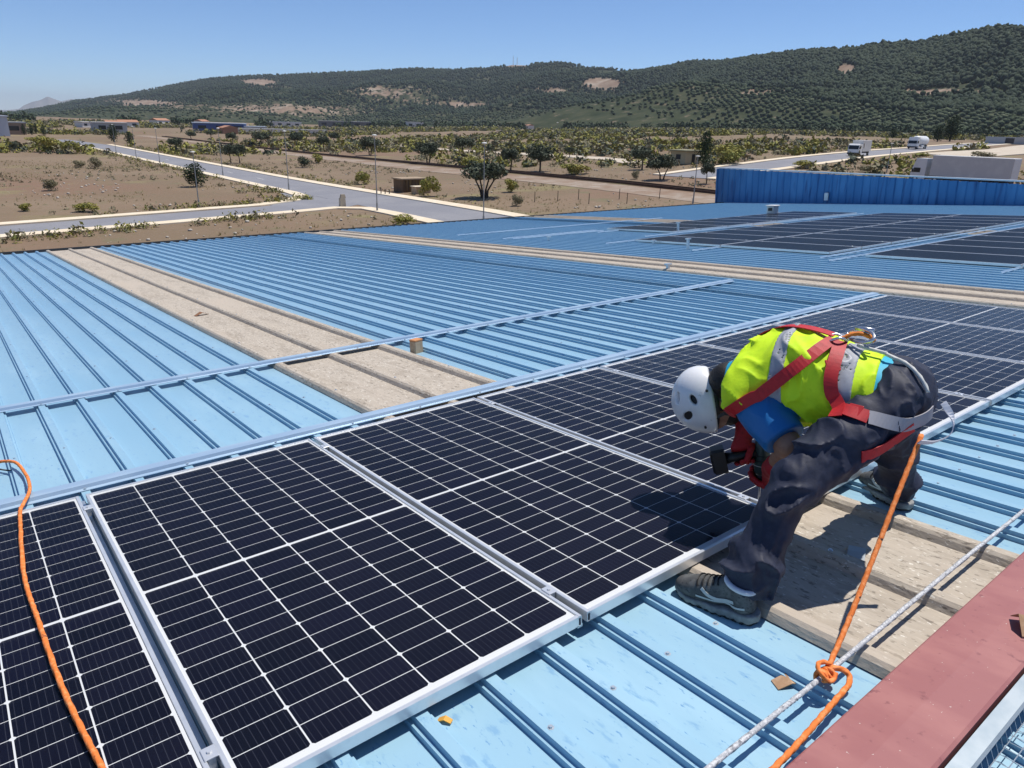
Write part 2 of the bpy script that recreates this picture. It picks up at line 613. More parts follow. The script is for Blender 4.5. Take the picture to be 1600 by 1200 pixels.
# ------------------------------------------------------------------ vegetation
M_bark = mat('bark', (.075, .055, .04), .95)
M_olive = mat('olive_leaf', (.066, .082, .047), .7, coords='obj', var=[(1.6, 3, .42, .62, (.115, .135, .083)), (5, 2, .5, .7, (.040, .053, .027))], spec=.3)
M_pine = mat('pine_leaf', (.020, .037, .014), .8, var=[(.02, 3, .4, .65, (.034, .052, .020)), (.2, 2, .45, .7, (.012, .025, .010))], spec=.2)
M_dark = mat('dark_leaf', (.022, .040, .014), .75, coords='obj', var=[(1.2, 3, .42, .65, (.045, .070, .022))], spec=.25)
M_broom = mat('broom_leaf', (.29, .265, .060), .8, coords='obj', var=[(1.2, 3, .42, .62, (.19, .21, .06)), (4, 2, .5, .7, (.37, .31, .09))], spec=.2)
M_grey = mat('grey_scrub_leaf', (.22, .20, .12), .85, coords='obj', var=[(1.5, 3, .42, .62, (.28, .245, .15))], spec=.2)
M_straw = mat('dry_grass', (.30, .24, .11), .9, var=[(.3, 3, .42, .62, (.22, .20, .075)), (2, 2, .5, .7, (.40, .33, .19))], spec=.2)


def leaf_cloud(n, lumps, size, seed, flat=.6):
    """n leaf-sized quads spread through lumps (x, y, z, r)"""
    g = np.random.RandomState(seed)
    L = np.array(lumps)
    w = L[:, 3] ** 2
    k = g.choice(len(L), n, p=w / w.sum())
    d = g.normal(size=(n, 3))
    d /= np.linalg.norm(d, axis=1)[:, None]
    rad_ = L[k, 3] * (.55 + .5 * g.rand(n) ** .6)
    c = L[k, :3] + d * rad_[:, None] * np.array([1, 1, .85])
    nn = d + g.normal(size=(n, 3)) * .7
    nn /= np.linalg.norm(nn, axis=1)[:, None]
    a = np.cross(nn, g.normal(size=(n, 3)))
    a /= np.linalg.norm(a, axis=1)[:, None]
    b = np.cross(nn, a)
    s = size * (.6 + .8 * g.rand(n))[:, None]
    v = np.stack([c - a * s, c - b * s * flat, c + a * s, c + b * s * flat], 1).reshape(-1, 3)
    return v, np.arange(4 * n).reshape(-1, 4)


def olive_meshes(seed, stems=1):
    g = random.Random(seed)
    lumps = []
    for i in range(13):
        a = i * 2.4 + g.random()
        rr_ = .33 * math.sqrt(i / 12)
        lumps.append((rr_ * math.cos(a), rr_ * math.sin(a), .58 + .24 * g.random() - .10 * rr_, .14 + .08 * g.random()))
    v, f = leaf_cloud(2600, lumps, .032, seed)
    crown = np_mesh('olive_crown', v, f)
    crown.materials.append(M_olive)
    tb = MB()
    for s_ in range(stems):
        a = s_ * 2 * math.pi / stems + .4
        bx, by = (.05 * math.cos(a), .05 * math.sin(a)) if stems > 1 else (0, 0)
        lean = .20 if stems > 1 else .06
        top = (lean * math.cos(a), lean * math.sin(a), .48)
        q_ = 1.0 if stems == 1 else .62
        tb.tube([(bx, by, 0), (bx * 1.6 + .01, by * 1.6, .2), top], [.042 * q_, .030 * q_, .022 * q_], 7)
        for j in range(3):
            b_ = a + 2.1 * j + .4
            tb.tube([top, (top[0] + .1 * math.cos(b_), top[1] + .1 * math.sin(b_), .6), (top[0] + .2 * math.cos(b_), top[1] + .2 * math.sin(b_), .76)], [.02, .013, .006], 5)
    trunk = tb.mesh('olive_trunk')
    trunk.materials.append(M_bark)
    return trunk, crown


OLV = [olive_meshes(3), olive_meshes(8), olive_meshes(21, 2), olive_meshes(34, 4)]


def tree(name, x, y, w, h, meshes, rz, label, cat='tree', group=None):
    o = empty(name, Matrix.Translation((x, y, ground_z(x, y))) @ Matrix.Rotation(rz, 4, 'Z') @ Matrix.Diagonal((w, w, h, 1)), label, cat, group)
    for nm, me_ in zip(('trunk', 'crown'), meshes):
        obj(nm, me_, None, o)
    return o


olives = [(276, 55.7, 219.5, 4.6, 4.1, 0, 'lone round olive tree close behind the straight road, left of the paired olives'),
          (361, 54.5, 169.5, 3.4, 4.3, 1, 'left one of the two olive trees leaning together by the straight road'),
          (372, 56.4, 169.2, 3.4, 4.2, 0, 'right one of the two olive trees leaning together by the straight road'),
          (363, 92.4, 285.2, 5.2, 4.4, 0, 'small far olive tree beyond the railway, directly above the paired olives'),
          (410, 99.6, 273.6, 8.2, 5.2, 2, 'broad far olive tree beyond the railway, right of the paired olives'),
          (299, 91.5, 335.6, 5.0, 3.6, 1, 'tiny olive tree far left beyond the railway'),
          (330, 106.1, 357.0, 5.2, 3.8, 0, 'tiny far olive tree in front of the blue roofed warehouse'),
          (464, 105.3, 255.0, 6.0, 5.4, 1, 'round olive tree beyond the railway right behind the corner lamp post'),
          (506, 104.7, 231.0, 4.8, 4.6, 0, 'small olive tree beyond the railway, front one of a close pair'),
          (523, 135.6, 288.9, 5.4, 4.8, 1, 'small olive tree on the pale track, rear one of a close pair'),
          (578, 100.1, 189.6, 7.2, 5.4, 2, 'wide olive tree beyond the railway behind the tall middle lamp post'),
          (669, 91.3, 144.3, 6.8, 4.9, 2, 'wide olive tree beyond the railway above the brown cabin'),
          (724, 115.0, 164.4, 6.8, 4.7, 0, 'olive tree beside the pale track, left of the lamp post at the roof edge'),
          (757, 57.3, 75.5, 7.0, 4.7, 3, 'nearest big olive tree with four splayed trunks on bare earth'),
          (798, 86.2, 106.8, 4.4, 4.3, 0, 'single stem olive tree on the railway line right of the big olive'),
          (844, 89.1, 101.7, 6.0, 4.8, 2, 'large dense olive tree beyond the railway near the thin far pole'),
          (890, 120.2, 127.6, 2.8, 2.5, 1, 'very small dark olive tree beside the pale track'),
          (1003, 101.8, 88.1, 4.2, 4.0, 1, 'olive tree left of the little hut'),
          (1034, 89.8, 73.1, 5.2, 4.0, 2, 'leaning olive tree in front of the little hut on red earth'),
          (1104, 90.0, 64.7, 2.4, 3.0, 0, 'slim olive tree just left of the blue wall')]
for i, (px, x, y, w, h, k, lab) in enumerate(olives):
    tree('olive_tree', x, y, w, h * 1.05, OLV[k], i * 1.7, lab, 'tree', 'olive trees on the plain')


def dense_meshes(seed, tall):
    g = random.Random(seed)
    lumps = []
    nl = 12
    for i in range(nl):
        q = (i + .5) / nl
        ww = math.sin(math.pi * (q * .85 + .1)) ** .7
        a = i * 2.4
        lumps.append((.26 * ww * math.cos(a) * g.random(), .26 * ww * math.sin(a) * g.random(), .12 + .78 * q, (.20 if not tall else .24) * ww + .05))
    v, f = leaf_cloud(1500, lumps, .03, seed)
    crown = np_mesh('dense_crown', v, f)
    crown.materials.append(M_dark)
    tr_ = MB().tube([(0, 0, 0), (.01, 0, .3), (0, .01, .7)], [.035, .026, .012], 6)
    trunk = tr_.mesh('dense_trunk')
    trunk.materials.append(M_bark)
    return trunk, crown


DNS = [dense_meshes(5, True), dense_meshes(6, False)]
for nm, x, y, w, h, k, lab in [
    ('poplar_tree', 111.6, 82.1, 4.0, 6.6, 0, 'tall dark leafy tree beside the little hut'),
    ('round_tree', 30.9, 112.1, 5.2, 3.6, 1, 'round dark green bush tree alone in the dry field by the leaning lamp post'),
    ('dark_tree', 56.1, 305.6, 5.2, 6.6, 0, 'tall dark tree at the far end of the straight road'),
    ('dark_tree', 58.8, 293.1, 5.0, 4.2, 1, 'low dark tree right of the tall one at the road end'),
    ('dark_tree', 345, 134.0, 10.5, 11.0, 1, 'big dark green tree at the right edge of the plain near the yard'),
    ('dark_tree', 325.7, 131.0, 7.6, 6.9, 1, 'rounder dark tree left of the big one near the yard'),
    ('dark_tree', 389.9, 179.1, 6, 5, 1, 'small dark tree above the white tanker lorry'),
    ('cypress_tree', 36.4, 389.0, 2.6, 4.8, 0, 'first cypress from the left by the white building'),
    ('cypress_tree', 39.4, 389.9, 2.6, 4.8, 0, 'second cypress from the left by the white building'),
    ('cypress_tree', 43.6, 413.3, 2.6, 5.1, 0, 'third cypress from the left by the white building'),
    ('cypress_tree', 41.9, 371.9, 2.9, 5.0, 0, 'fourth and fullest cypress from the left by the white building')]:
    tree(nm, x, y, w, h, DNS[k], x, lab)


def shrub_mesh(seed, m):
    g = random.Random(seed)
    lumps = [(.24 * g.uniform(-1, 1), .24 * g.uniform(-1, 1), .15 + .50 * g.random(), .15 + .14 * g.random()) for _ in range(9)]
    v, f = leaf_cloud(1100, lumps, .055, seed, .35)
    v[:, 2] = np.maximum(v[:, 2], 0)
    me_ = np_mesh('shrub_leaves', v, f)
    me_.materials.append(m)
    return me_


SHR = [shrub_mesh(1, M_broom), shrub_mesh(2, M_broom), shrub_mesh(3, M_grey), shrub_mesh(4, M_olive)]
shr = [(12.4, 112.6, 2.6, 1.7, 2, 'round grey green shrub alone in the dry field at left'),
       (12.4, 86.0, 3.2, 1.2, 1, 'low yellow green broom bush near the side road'),
       (7.0, 89.2, 1.7, 1.0, 0, 'small yellow shrub at the left edge by the side road'),
       (25.4, 157.7, 2.9, 2.3, 2, 'upright grey green shrub beside a whitish weed patch'),
       (23.0, 160.3, 2.4, 1.5, 2, 'pale whitish weed clump left of the upright shrub'),
       (26.2, 224.4, 7.2, 4.7, 0, 'large yellow green thicket at the far corner of the dry field'),
       (29.8, 217.2, 6.0, 3.6, 1, 'lower thicket in front of the large yellow green one'),
       (19.9, 248.1, 4.0, 2.1, 3, 'dark shrub at the far left edge of the field'),
       (54.7, 105.4, 3.1, 2.4, 1, 'yellow broom bush left of the brown cabin'),
       (73.2, 163.7, 3.5, 2.5, 0, 'tall yellow shrub just before the railway'),
       (63.6, 149.9, 3.4, 2.6, 3, 'greenish shrub with a bare stem behind the straight road'),
       (52.9, 82.1, 3.4, 3.1, 1, 'bushy yellow broom right beside the brown cabin'),
       (90.4, 125.9, 7.0, 2.3, 1, 'long low yellow bush right behind the railway'),
       (55.1, 65.7, 1.6, 1.5, 2, 'small grey shrub right of the big olive tree'),
       (64.1, 78.2, 2.5, 2.1, 0, 'yellow shrub touching the right side of the big olive'),
       (88.6, 92.1, 6.3, 2.1, 0, 'wide yellow green bush behind the railway under the dense olive'),
       (88.0, 77.0, 1.6, 1.5, 2, 'small grey shrub on the red earth by the railway'),
       (36.5, 60.8, 3.6, 1.3, 1, 'fresh green weeds along the roof edge near the road'),
       (121.3, 82.7, 8.4, 4.2, 0, 'biggest yellow bush just above the blue wall'),
       (124.1, 69.6, 5.3, 1.7, 1, 'low yellow bush between the blue wall and the lorry road'),
       (127.1, 59.5, 3.6, 1.4, 2, 'low grey scrub in front of the white semi trailer cab'),
       (175.0, 71.4, 4.6, 1.5, 1, 'green bush below the tanker lorry'),
       (189.4, 64.3, 6.0, 1.6, 2, 'long grey scrub beside the pale yard'),
       (137.5, 37.5, 5.0, 2.4, 1, 'green bush at the rear end of the white semi trailer'),
       (30.5, 288.7, 8.6, 2.2, 0, 'far yellow thicket below the row of cypresses'),
       (162.5, 130.0, 5.5, 3.2, 0, 'yellow bush far behind the little hut')]
for i, (x, y, w, h, k, lab) in enumerate(shr):
    o = obj('shrub', SHR[k], None, None, Matrix.Translation((x, y, ground_z(x, y) - .05)) @ Matrix.Rotation(i * 1.3, 4, 'Z') @ Matrix.Diagonal((w, w, h * 1.15, 1)))
    tag(o, lab, 'shrub', 'shrubs on the dry plain')

# -- uncountable vegetation: pines and olive groves on the hills, scrub on the plain, dry tufts
ICO_V = []
ph = (1 + 5 ** .5) / 2
for a, b in ((1, ph), (-1, ph), (1, -ph), (-1, -ph)):
    ICO_V += [(a, b, 0), (0, a, b), (b, 0, a)]
ICO_V = np.array(ICO_V, dtype=float)
ICO_V /= np.linalg.norm(ICO_V[0])
_tri = []
D_ = np.linalg.norm(ICO_V[:, None] - ICO_V[None], axis=2)
el = D_[D_ > .1].min() * 1.05
for i in range(12):
    for j in range(i + 1, 12):
        for k in range(j + 1, 12):
            if D_[i, j] < el and D_[j, k] < el and D_[i, k] < el:
                nrm = np.cross(ICO_V[j] - ICO_V[i], ICO_V[k] - ICO_V[i])
                _tri.append((i, j, k) if nrm @ ICO_V[i] > 0 else (i, k, j))
ICO_F = np.array(_tri)


def blobs(name, P, S, H, m, seed, label):
    """P (n,3) bases; S widths; H heights: joined irregular crowns, one mass"""
    g = np.random.RandomState(seed)
    n = len(P)
    ang = g.rand(n) * 6.283
    jit = 1 + (g.rand(n, 12) - .5) * .7
    v = ICO_V[None] * jit[:, :, None]
    c, s = np.cos(ang)[:, None], np.sin(ang)[:, None]
    x = v[:, :, 0] * c - v[:, :, 1] * s
    y = v[:, :, 0] * s + v[:, :, 1] * c
    v = np.stack([x * S[:, None] / 2, y * S[:, None] / 2, (v[:, :, 2] * .5 + .5) * H[:, None]], -1) + P[:, None, :]
    f = ICO_F[None] + (np.arange(n) * 12)[:, None, None]
    o = obj(name, np_mesh(name, v.reshape(-1, 3), f.reshape(-1, 3)), m)
    tag(o, label, kind='stuff')
    return o


def leafy(name, P, S, H, m, seed, label, k=18):
    """bushes as loose clusters of small leaf faces, one mass"""
    g = np.random.RandomState(seed)
    n = len(P)
    P = np.repeat(P, k, 0)
    S = np.repeat(S, k)
    H = np.repeat(H, k)
    d = g.normal(size=(n * k, 3))
    d /= np.linalg.norm(d, axis=1)[:, None]
    d[:, 2] = np.abs(d[:, 2])
    rr_ = (.35 + .75 * g.rand(n * k) ** .7)[:, None]
    c = P + d * rr_ * np.stack([S / 2, S / 2, H], 1)
    nn = d + g.normal(size=d.shape) * .6
    nn /= np.linalg.norm(nn, axis=1)[:, None]
    a_ = np.cross(nn, g.normal(size=d.shape))
    a_ /= np.linalg.norm(a_, axis=1)[:, None]
    b_ = np.cross(nn, a_)
    s_ = (S * (.10 + .16 * g.rand(n * k)))[:, None]
    v = np.stack([c - a_ * s_, c - b_ * s_ * .55, c + a_ * s_, c + b_ * s_ * .55], 1).reshape(-1, 3)
    o = obj(name, np_mesh(name, v, np.arange(len(v)).reshape(-1, 4)), m)
    return tag(o, label, kind='stuff')


def hill_points(n, seed):
    g = np.random.RandomState(seed)
    a = -1 + g.rand(n) * 78
    r0_ = np.interp(a, [0, 20, 35, 48, 60, 75], [1500, 1400, 1250, 950, 800, 700])
    rr_ = np.interp(a, RIDGE[:, 0], RIDGE[:, 2])
    r = r0_ + (rr_ * 1.01 - r0_) * np.sqrt(g.rand(n) * .98 + .02 * g.rand(n))
    z, t_ = hill(a, r)
    x = CAM.x + r * np.sin(np.radians(a))
    y = CAM.y + r * np.cos(np.radians(a))
    te = (z - 10) / r
    return a, r, z, t_, x, y, te, g


a, r, z, t_, x, y, te, g = hill_points(120000, 3)
bb = bare(a, te, x, y)
den = fbm(x / 220.0 + 9, y / 220.0 + 2, 4)
keep = (g.rand(len(a)) > bb * 1.5) & (t_ > .33 + .12 * (den - .5)) & (den + .25 * g.rand(len(a)) > np.interp(a, [0, 30, 50, 60], [.50, .52, .46, .38]))
S = 3.2 + 5.8 * g.rand(keep.sum()) ** 1.4
blobs('pine_forest', np.stack([x, y, z - .6], 1)[keep], S, S * (1.0 + .4 * g.rand(len(S))), M_pine, 1, 'dark pine forest covering the upper slopes of the hills')
# olive groves: planted in rows on the lower slopes
a, r, z, t_, x, y, te, g = hill_points(90000, 4)
xs = np.round(x / 11) * 11 + (g.rand(len(x)) - .5) * 3
ys = np.round(y / 11) * 11 + (g.rand(len(x)) - .5) * 3
a = np.degrees(np.arctan2(xs - CAM.x, ys - CAM.y))
r = np.hypot(xs - CAM.x, ys - CAM.y)
z, t_ = hill(a, r)
bb = bare(a, (z - 10) / r, xs, ys)
keep = (t_ < .46) & (t_ > .005) & (g.rand(len(a)) > bb * 1.3)
S = 4.2 + 2.6 * g.rand(keep.sum())
blobs('olive_grove', np.stack([xs, ys, z - .5], 1)[keep], S, S * .8, mat('grove_leaf', (.052, .072, .032), .85, var=[(.05, 2, .4, .65, (.085, .10, .05)), (.012, 2, .45, .65, (.04, .06, .025))], spec=.2), 2,
      'olive groves on the lower slopes of the hills')


def plain_points(n, r_lo, r_hi, a_lo, a_hi, seed):
    g = np.random.RandomState(seed)
    r = np.sqrt(r_lo ** 2 + (r_hi ** 2 - r_lo ** 2) * g.rand(n))
    a = a_lo + (a_hi - a_lo) * g.rand(n)
    x = CAM.x + r * np.sin(np.radians(a))
    y = CAM.y + r * np.cos(np.radians(a))
    z = sstv(20, 60, a) * 9 * (1 - np.exp(-np.maximum(0, r - 60) / 150))
    return x, y, z, a, r, g


def clear_of_roads(x, y, m=1.0):
    k = ~((x > 38.6 - m) & (x < 51 + m) & (y < 340))
    ya = 74.4 + (x - 3.8) * .222
    k &= ~((np.abs(y - ya) < 5.6 + m) & (x < 44))
    xr = np.interp(y, [50, 70, 112, 160, 221, 300, 400], [78, 79, 82, 86, 88, 89, 89])
    k &= ~(np.abs(x - xr) < 6.5)
    yt = np.interp(x, [95, 107.6, 123.6, 168, 232, 412], [73, 74.7, 76.6, 84.1, 92.9, 127])
    k &= ~((np.abs(y - yt) < 7 + m) & (x > 95))
    xd = np.interp(y, [100, 112, 137, 169, 229, 268, 352], [113, 118, 124, 128, 138, 150, 172])
    k &= ~((np.abs(x - xd) < 3.5) & (y > 98) & (y < 352))
    k &= ~((x > 185) & (x < 335) & (np.abs(y - np.interp(x, [190, 240, 330], [72, 74, 92])) < 9))
    k &= ~((x < 32) & (y < 22))
    return k


x, y, z, a, r, g = plain_points(80000, 125, 900, 2, 74, 6)
d = fbm(x / 60.0, y / 60.0, 4)
keep = clear_of_roads(x, y) & (d > .475 + .10 * g.rand(len(x))) & (r > np.interp(a, [0, 25, 32, 74], [230, 190, 150, 125])) & (g.rand(len(x)) < np.interp(r, [120, 260], [.6, 1]))
keep &= ~((a < 30) & (g.rand(len(x)) < .35))
S = (1.0 + 2.2 * g.rand(keep.sum()) ** 2) * np.interp(r[keep], [125, 900], [.9, 1.7])
sel = g.rand(len(S))
P3 = np.stack([x, y, z - .2], 1)[keep]
for nm, lo, hi, m, lab in (('yellow_scrub', 0, .42, M_broom, 'yellow green scrub dotted over the far plain'),
                           ('grey_scrub', .42, .78, M_grey, 'grey dry scrub dotted over the far plain'),
                           ('green_scrub', .78, 1.01, M_olive, 'dark green scrub dotted over the far plain')):
    q = (sel >= lo) & (sel < hi)
    leafy(nm, P3[q], S[q] * 1.15, S[q] * .8, m, 7, lab, 24)
# dark tree belt at the foot of the hills
a = 3 + np.random.RandomState(8).rand(2600) * 72
g = np.random.RandomState(9)
r = np.interp(a, [0, 20, 35, 48, 60, 75], [900, 900, 1000, 880, 760, 660]) + g.rand(len(a)) * 60
x = CAM.x + r * np.sin(np.radians(a))
y = CAM.y + r * np.cos(np.radians(a))
z = sstv(20, 60, a) * 9 * (1 - np.exp(-np.maximum(0, r - 60) / 150))
S = 4 + 5 * g.rand(len(a))
q = fbm(a * .6, a * 0 + 3, 3) > .40
leafy('tree_belt', np.stack([x, y, z - .3], 1)[q], S[q] * 1.2, S[q] * 1.1, M_dark, 10, 'belt of dark trees along the foot of the hills')


def tufts(name, P, hgt, m, seed, label, blades=7):
    g = np.random.RandomState(seed)
    n = len(P)
    P = np.repeat(P, blades, 0)
    hh = np.repeat(hgt, blades) * (.6 + .7 * g.rand(n * blades))
    an = g.rand(n * blades) * 6.283
    le = hh * (.2 + .6 * g.rand(n * blades))
    base = P + np.stack([g.normal(size=n * blades) * hh * .25, g.normal(size=n * blades) * hh * .25, hh * 0], 1)
    wd = hh * .09
    tx, ty = np.cos(an), np.sin(an)
    v = np.stack([base + np.stack([-ty * wd, tx * wd, hh * 0], 1), base + np.stack([ty * wd, -tx * wd, hh * 0], 1),
                  base + np.stack([tx * le, ty * le, hh], 1)], 1).reshape(-1, 3)
    o = obj(name, np_mesh(name, v, np.arange(len(v)).reshape(-1, 3)), m)
    return tag(o, label, kind='stuff')


x, y, z, a, r, g = plain_points(20000, 46, 190, -4, 62, 12)
d = fbm(x / 14.0, y / 14.0, 4)
keep = clear_of_roads(x, y, .3) & (d + .25 * g.rand(len(x)) > .66)
P3 = np.stack([x, y, z], 1)[keep]
tufts('dry_grass', P3, .10 + .22 * g.rand(len(P3)) ** 2, M_straw, 3, 'dry straw coloured grass tufts on the bare earth')
x, y, z, a, r, g = plain_points(9000, 46, 200, -4, 62, 13)
d = fbm(x / 22.0 + 5, y / 22.0, 4)
keep = clear_of_roads(x, y, .6) & (d + .25 * g.rand(len(x)) > .74)
P3 = np.stack([x, y, z], 1)[keep]
S = .25 + .6 * g.rand(len(P3))
leafy('low_weeds', P3 - np.array([0, 0, .05]), S, S * .7, M_grey, 14, 'low grey green weeds dotted over the dry earth')
gw = np.random.RandomState(41)
n = 900
yy = 88 + 150 * gw.rand(n) ** 1.6
e1 = np.stack([RB - 6.0 - 5.5 * gw.rand(n) ** 1.8, yy, yy * 0], 1)
yy = 60 + 190 * gw.rand(n)
e2 = np.stack([RB + 6.2 + 5 * gw.rand(n) ** 2, yy, yy * 0], 1)
xx = -6 + 42 * gw.rand(n)
e3 = np.stack([xx, 74.4 + (xx - 3.8) * .222 + np.where(gw.rand(n) < .5, -1, 1) * (5.3 + 3 * gw.rand(n) ** 2), xx * 0], 1)
E_ = np.concatenate([e1, e2, e3])
E_ = E_[fbm(E_[:, 0] / 6.0 + 30, E_[:, 1] / 6.0, 3) > .40]
S = .25 + .75 * gw.rand(len(E_)) ** 2
h_ = len(E_) // 2
q = gw.permutation(len(E_))
leafy('roadside_weeds', E_[q[:h_]], S[q[:h_]], S[q[:h_]] * .9, M_grey, 42, 'dry grey weeds growing along the road edges', 14)
leafy('roadside_scrub', E_[q[h_:]], S[q[h_:]], S[q[h_:]] * .9, M_broom, 43, 'yellow green weeds growing along the road edges', 14)
x, y, z, a, r, g = plain_points(3000, 46, 170, -4, 60, 15)
keep = clear_of_roads(x, y, .4) & (fbm(x / 18.0 + 50, y / 18.0, 3) > .52)
P3 = np.stack([x, y, z], 1)[keep]
S = .12 + .3 * g.rand(len(P3)) ** 2
blobs('loose_stones', P3 - np.array([0, 0, .05]), S, S * .7, mat('pale_stone', (.48, .43, .36), .9), 16, 'pale loose stones scattered over the dry field')

# ------------------------------------------------------------------ the industrial building and its roof
PITCH = .2275


def rib_u(k):
    return .012 + PITCH * k


M_blue = mat('faded_blue_sheet', (.30, .495, .615), .40,
             var=[((5, 1.1, 5), 4, .45, .68, (.34, .54, .655)), ((34, 11, 34), 5, .56, .70, (.215, .40, .57)), ((80, 26, 80), 4, .63, .72, (.12, .285, .51)),
                  ((1.1, .25, 1.1), 3, .45, .65, (.265, .465, .60))], bump=((1.6, .5, 1.6), .10, .03), spec=.5)
M_blue.node_tree.nodes['Principled BSDF'].inputs['Sheen Weight'].default_value = 1.0
M_blue.node_tree.nodes['Principled BSDF'].inputs['Sheen Roughness'].default_value = .32
M_blue.node_tree.nodes['Principled BSDF'].inputs['Sheen Tint'].default_value = (.85, .94, 1, 1)
M_flank = mat('shaded_blue_flank', (.24, .43, .585), .45, var=[((14, 3, 14), 3, .42, .64, (.27, .455, .595)), ((40, 9, 40), 3, .58, .70, (.13, .29, .50))], spec=.5)
M_sky = mat('weathered_skylight', (.45, .39, .315), .85,
            var=[((9, 2.2, 9), 5, .45, .66, (.37, .315, .25)), ((38, 12, 38), 4, .52, .64, (.50, .44, .36)), ((62, 22, 62), 3, .57, .67, (.23, .195, .155)), ((95, 34, 95), 3, .62, .68, (.70, .66, .58)), ((2, .4, 2), 3, .5, .7, (.48, .41, .33))],
            bump=((45, 16, 45), .6, .006))
M_maroon = mat('maroon_flashing', (.335, .125, .120), .55, var=[((5, 2, 5), 4, .42, .66, (.40, .165, .15)), (30, 3, .60, .75, (.24, .085, .085)), (90, 2, .72, .76, (.6, .5, .45))], bump=(3, .15, .02))
M_galv = mat('galvanised_steel', (.55, .60, .64), .42, .75, var=[(9, 3, .4, .65, (.66, .70, .73))])
M_rail = mat('painted_rail', (.36, .49, .63), .36, .25, var=[((2, 8, 8), 3, .4, .65, (.44, .57, .69))])
M_alu = mat('anodised_aluminium', (.80, .81, .81), .32, .55, var=[(14, 3, .45, .7, (.72, .74, .75))])
M_deepblue = mat('deep_blue_cladding', (.045, .185, .41), .5, var=[((1, 1, .35), 3, .42, .62, (.07, .235, .48)), ((5, 5, .6), 3, .52, .70, (.028, .115, .29))], spec=.35)
M_wall = mat('plaster_wall', (.55, .53, .48), .9)
M_dkgut = mat('dark_gutter', (.03, .035, .04), .6)

bld = empty('industrial_building', ROOF.copy(), 'large shed with faded blue ribbed metal roof and beige skylight strips', 'building')
V_EAVE, V_RIDGE = -16.75, 2.95
LAPS = [(-16.75, -6.55, .0), (-6.65, 2.95, .0035)]


def rib_profile(u):
    return [(u - .0345, 0), (u - .0325, .018), (u - .0215, .0195), (u - .0195, .036), (u + .017, .036), (u + .021, .0195), (u + .030, .018), (u + .034, 0)]


def sheet_mesh(n, L, name, step=1, sky_=False):
    """n rib pitches wide starting at a rib, L long (towards +y), thin sheet with rolled edges"""
    prof = []
    for k in range(0, n + 1, step):
        pr_ = rib_profile(k * PITCH)
        if sky_:
            pr_ = [(k * PITCH - .048, 0), (k * PITCH - .034, .024), (k * PITCH - .020, .035), (k * PITCH + .020, .035), (k * PITCH + .034, .024), (k * PITCH + .048, 0)]
        if k == n and not sky_:
            pr_ = pr_[:1]
            pr_[0] = (k * PITCH - .0346, .001)
        prof += pr_
    v, f = [], []
    ns = 4
    for j in range(ns + 1):
        for a_, b_ in prof:
            v.append((a_, L * j / ns, b_))
    m_ = len(prof)
    for j in range(ns):
        for i in range(m_ - 1):
            f.append([j * m_ + i, j * m_ + i + 1, (j + 1) * m_ + i + 1, (j + 1) * m_ + i])
    # turned-down ends so that the sheet has an edge
    for j in (0, ns):
        b0 = len(v)
        for a_, b_ in prof:
            v.append((a_, L * j / ns, b_ - .003))
        for i in range(m_ - 1):
            q = [j * m_ + i, j * m_ + i + 1, b0 + i + 1, b0 + i]
            f.append(q if j else q[::-1])
    me_ = np_mesh(name, v, f)
    if not sky_:
        # steep rib flanks are a deeper blue with their shade painted in, flats have chalked
        me_.materials.append(M_blue)
        me_.materials.append(M_flank)
        for p_ in me_.polygons:
            p_.material_index = 1 if abs(p_.normal.z) < .45 else 0
    return me_


SEG = [(-18, 7, 's'), (7, 11, 'b'), (11, 35, 's'), (35, 39, 'b'), (39, 71, 's'), (71, 75, 'b'), (75, 123, 's')]
_sh = {}
for (v0, v1, dz) in LAPS:
    L = v1 - v0
    _sh[(v0, 's')] = sheet_mesh(5, L, 'roof_sheet')
    _sh[(v0, 'b')] = sheet_mesh(4, L, 'skylight_sheet', 2, True)
    _sh[(v0, 'b')].materials.append(M_sky)
    for (k0, k1, ty) in SEG:
        st = 5 if ty == 's' else 4
        ks = list(range(k0, k1, st))
        if ty == 's' and (k1 - k0) % 5:
            ks[-1] = k1 - 5          # last sheet laps over its neighbour
        for k in ks:
            o = obj('roof_sheet' if ty == 's' else 'skylight_sheet', _sh[(v0, ty)], None, bld)
            o.location = (rib_u(k), -v1, PAN + dz + (.006 if ty == 'b' else .0012 * (k % 2)))
            if ty == 'b':
                o['label'] = 'weathered beige skylight strip'
# eave gutter, walls below
MB().prism([(16.76, PAN - .10), (16.95, PAN - .10), (16.98, PAN + .05), (16.94, PAN + .05), (16.92, PAN - .06), (16.76, PAN - .06)], -4.4, 28.0).build('gutter', M_dkgut, bld)
MB().box(-4.2, 28.0, 16.2, 16.5, -6.6, PAN - .02).build('wall', M_wall, bld)
MB().box(-4.3, -4.0, -14, 16.2, -8.2, PAN - .02).build('wall', M_wall, bld)
MB().box(-4.25, 28.2, -2.95, 16.2, PAN - .10, PAN - .012).build('roof_deck', M_dkgut, bld)
# fasteners along the purlins
fq = MB()
for vv in (2.35, 1.0, -.9, -2.9, -4.4, -5.9, -7.4, -8.9, -10.4, -11.9, -13.4, -14.9, -16.3):
    for k in range(-8, 44):
        if k in (8, 10, 36, 38):
            continue
        uu = rib_u(k) + .002
        hh = PAN + (.037 if k not in (7, 9, 11, 35, 37, 39) else .042)
        fq.tube([(uu, -vv, hh - .001), (uu, -vv, hh + .003), (uu, -vv, hh + .0031), (uu, -vv, hh + .008)], [.010, .010, .0058, .0052], 6)
fo = fq.build('fasteners', M_galv, bld)
fo['kind'] = 'stuff'
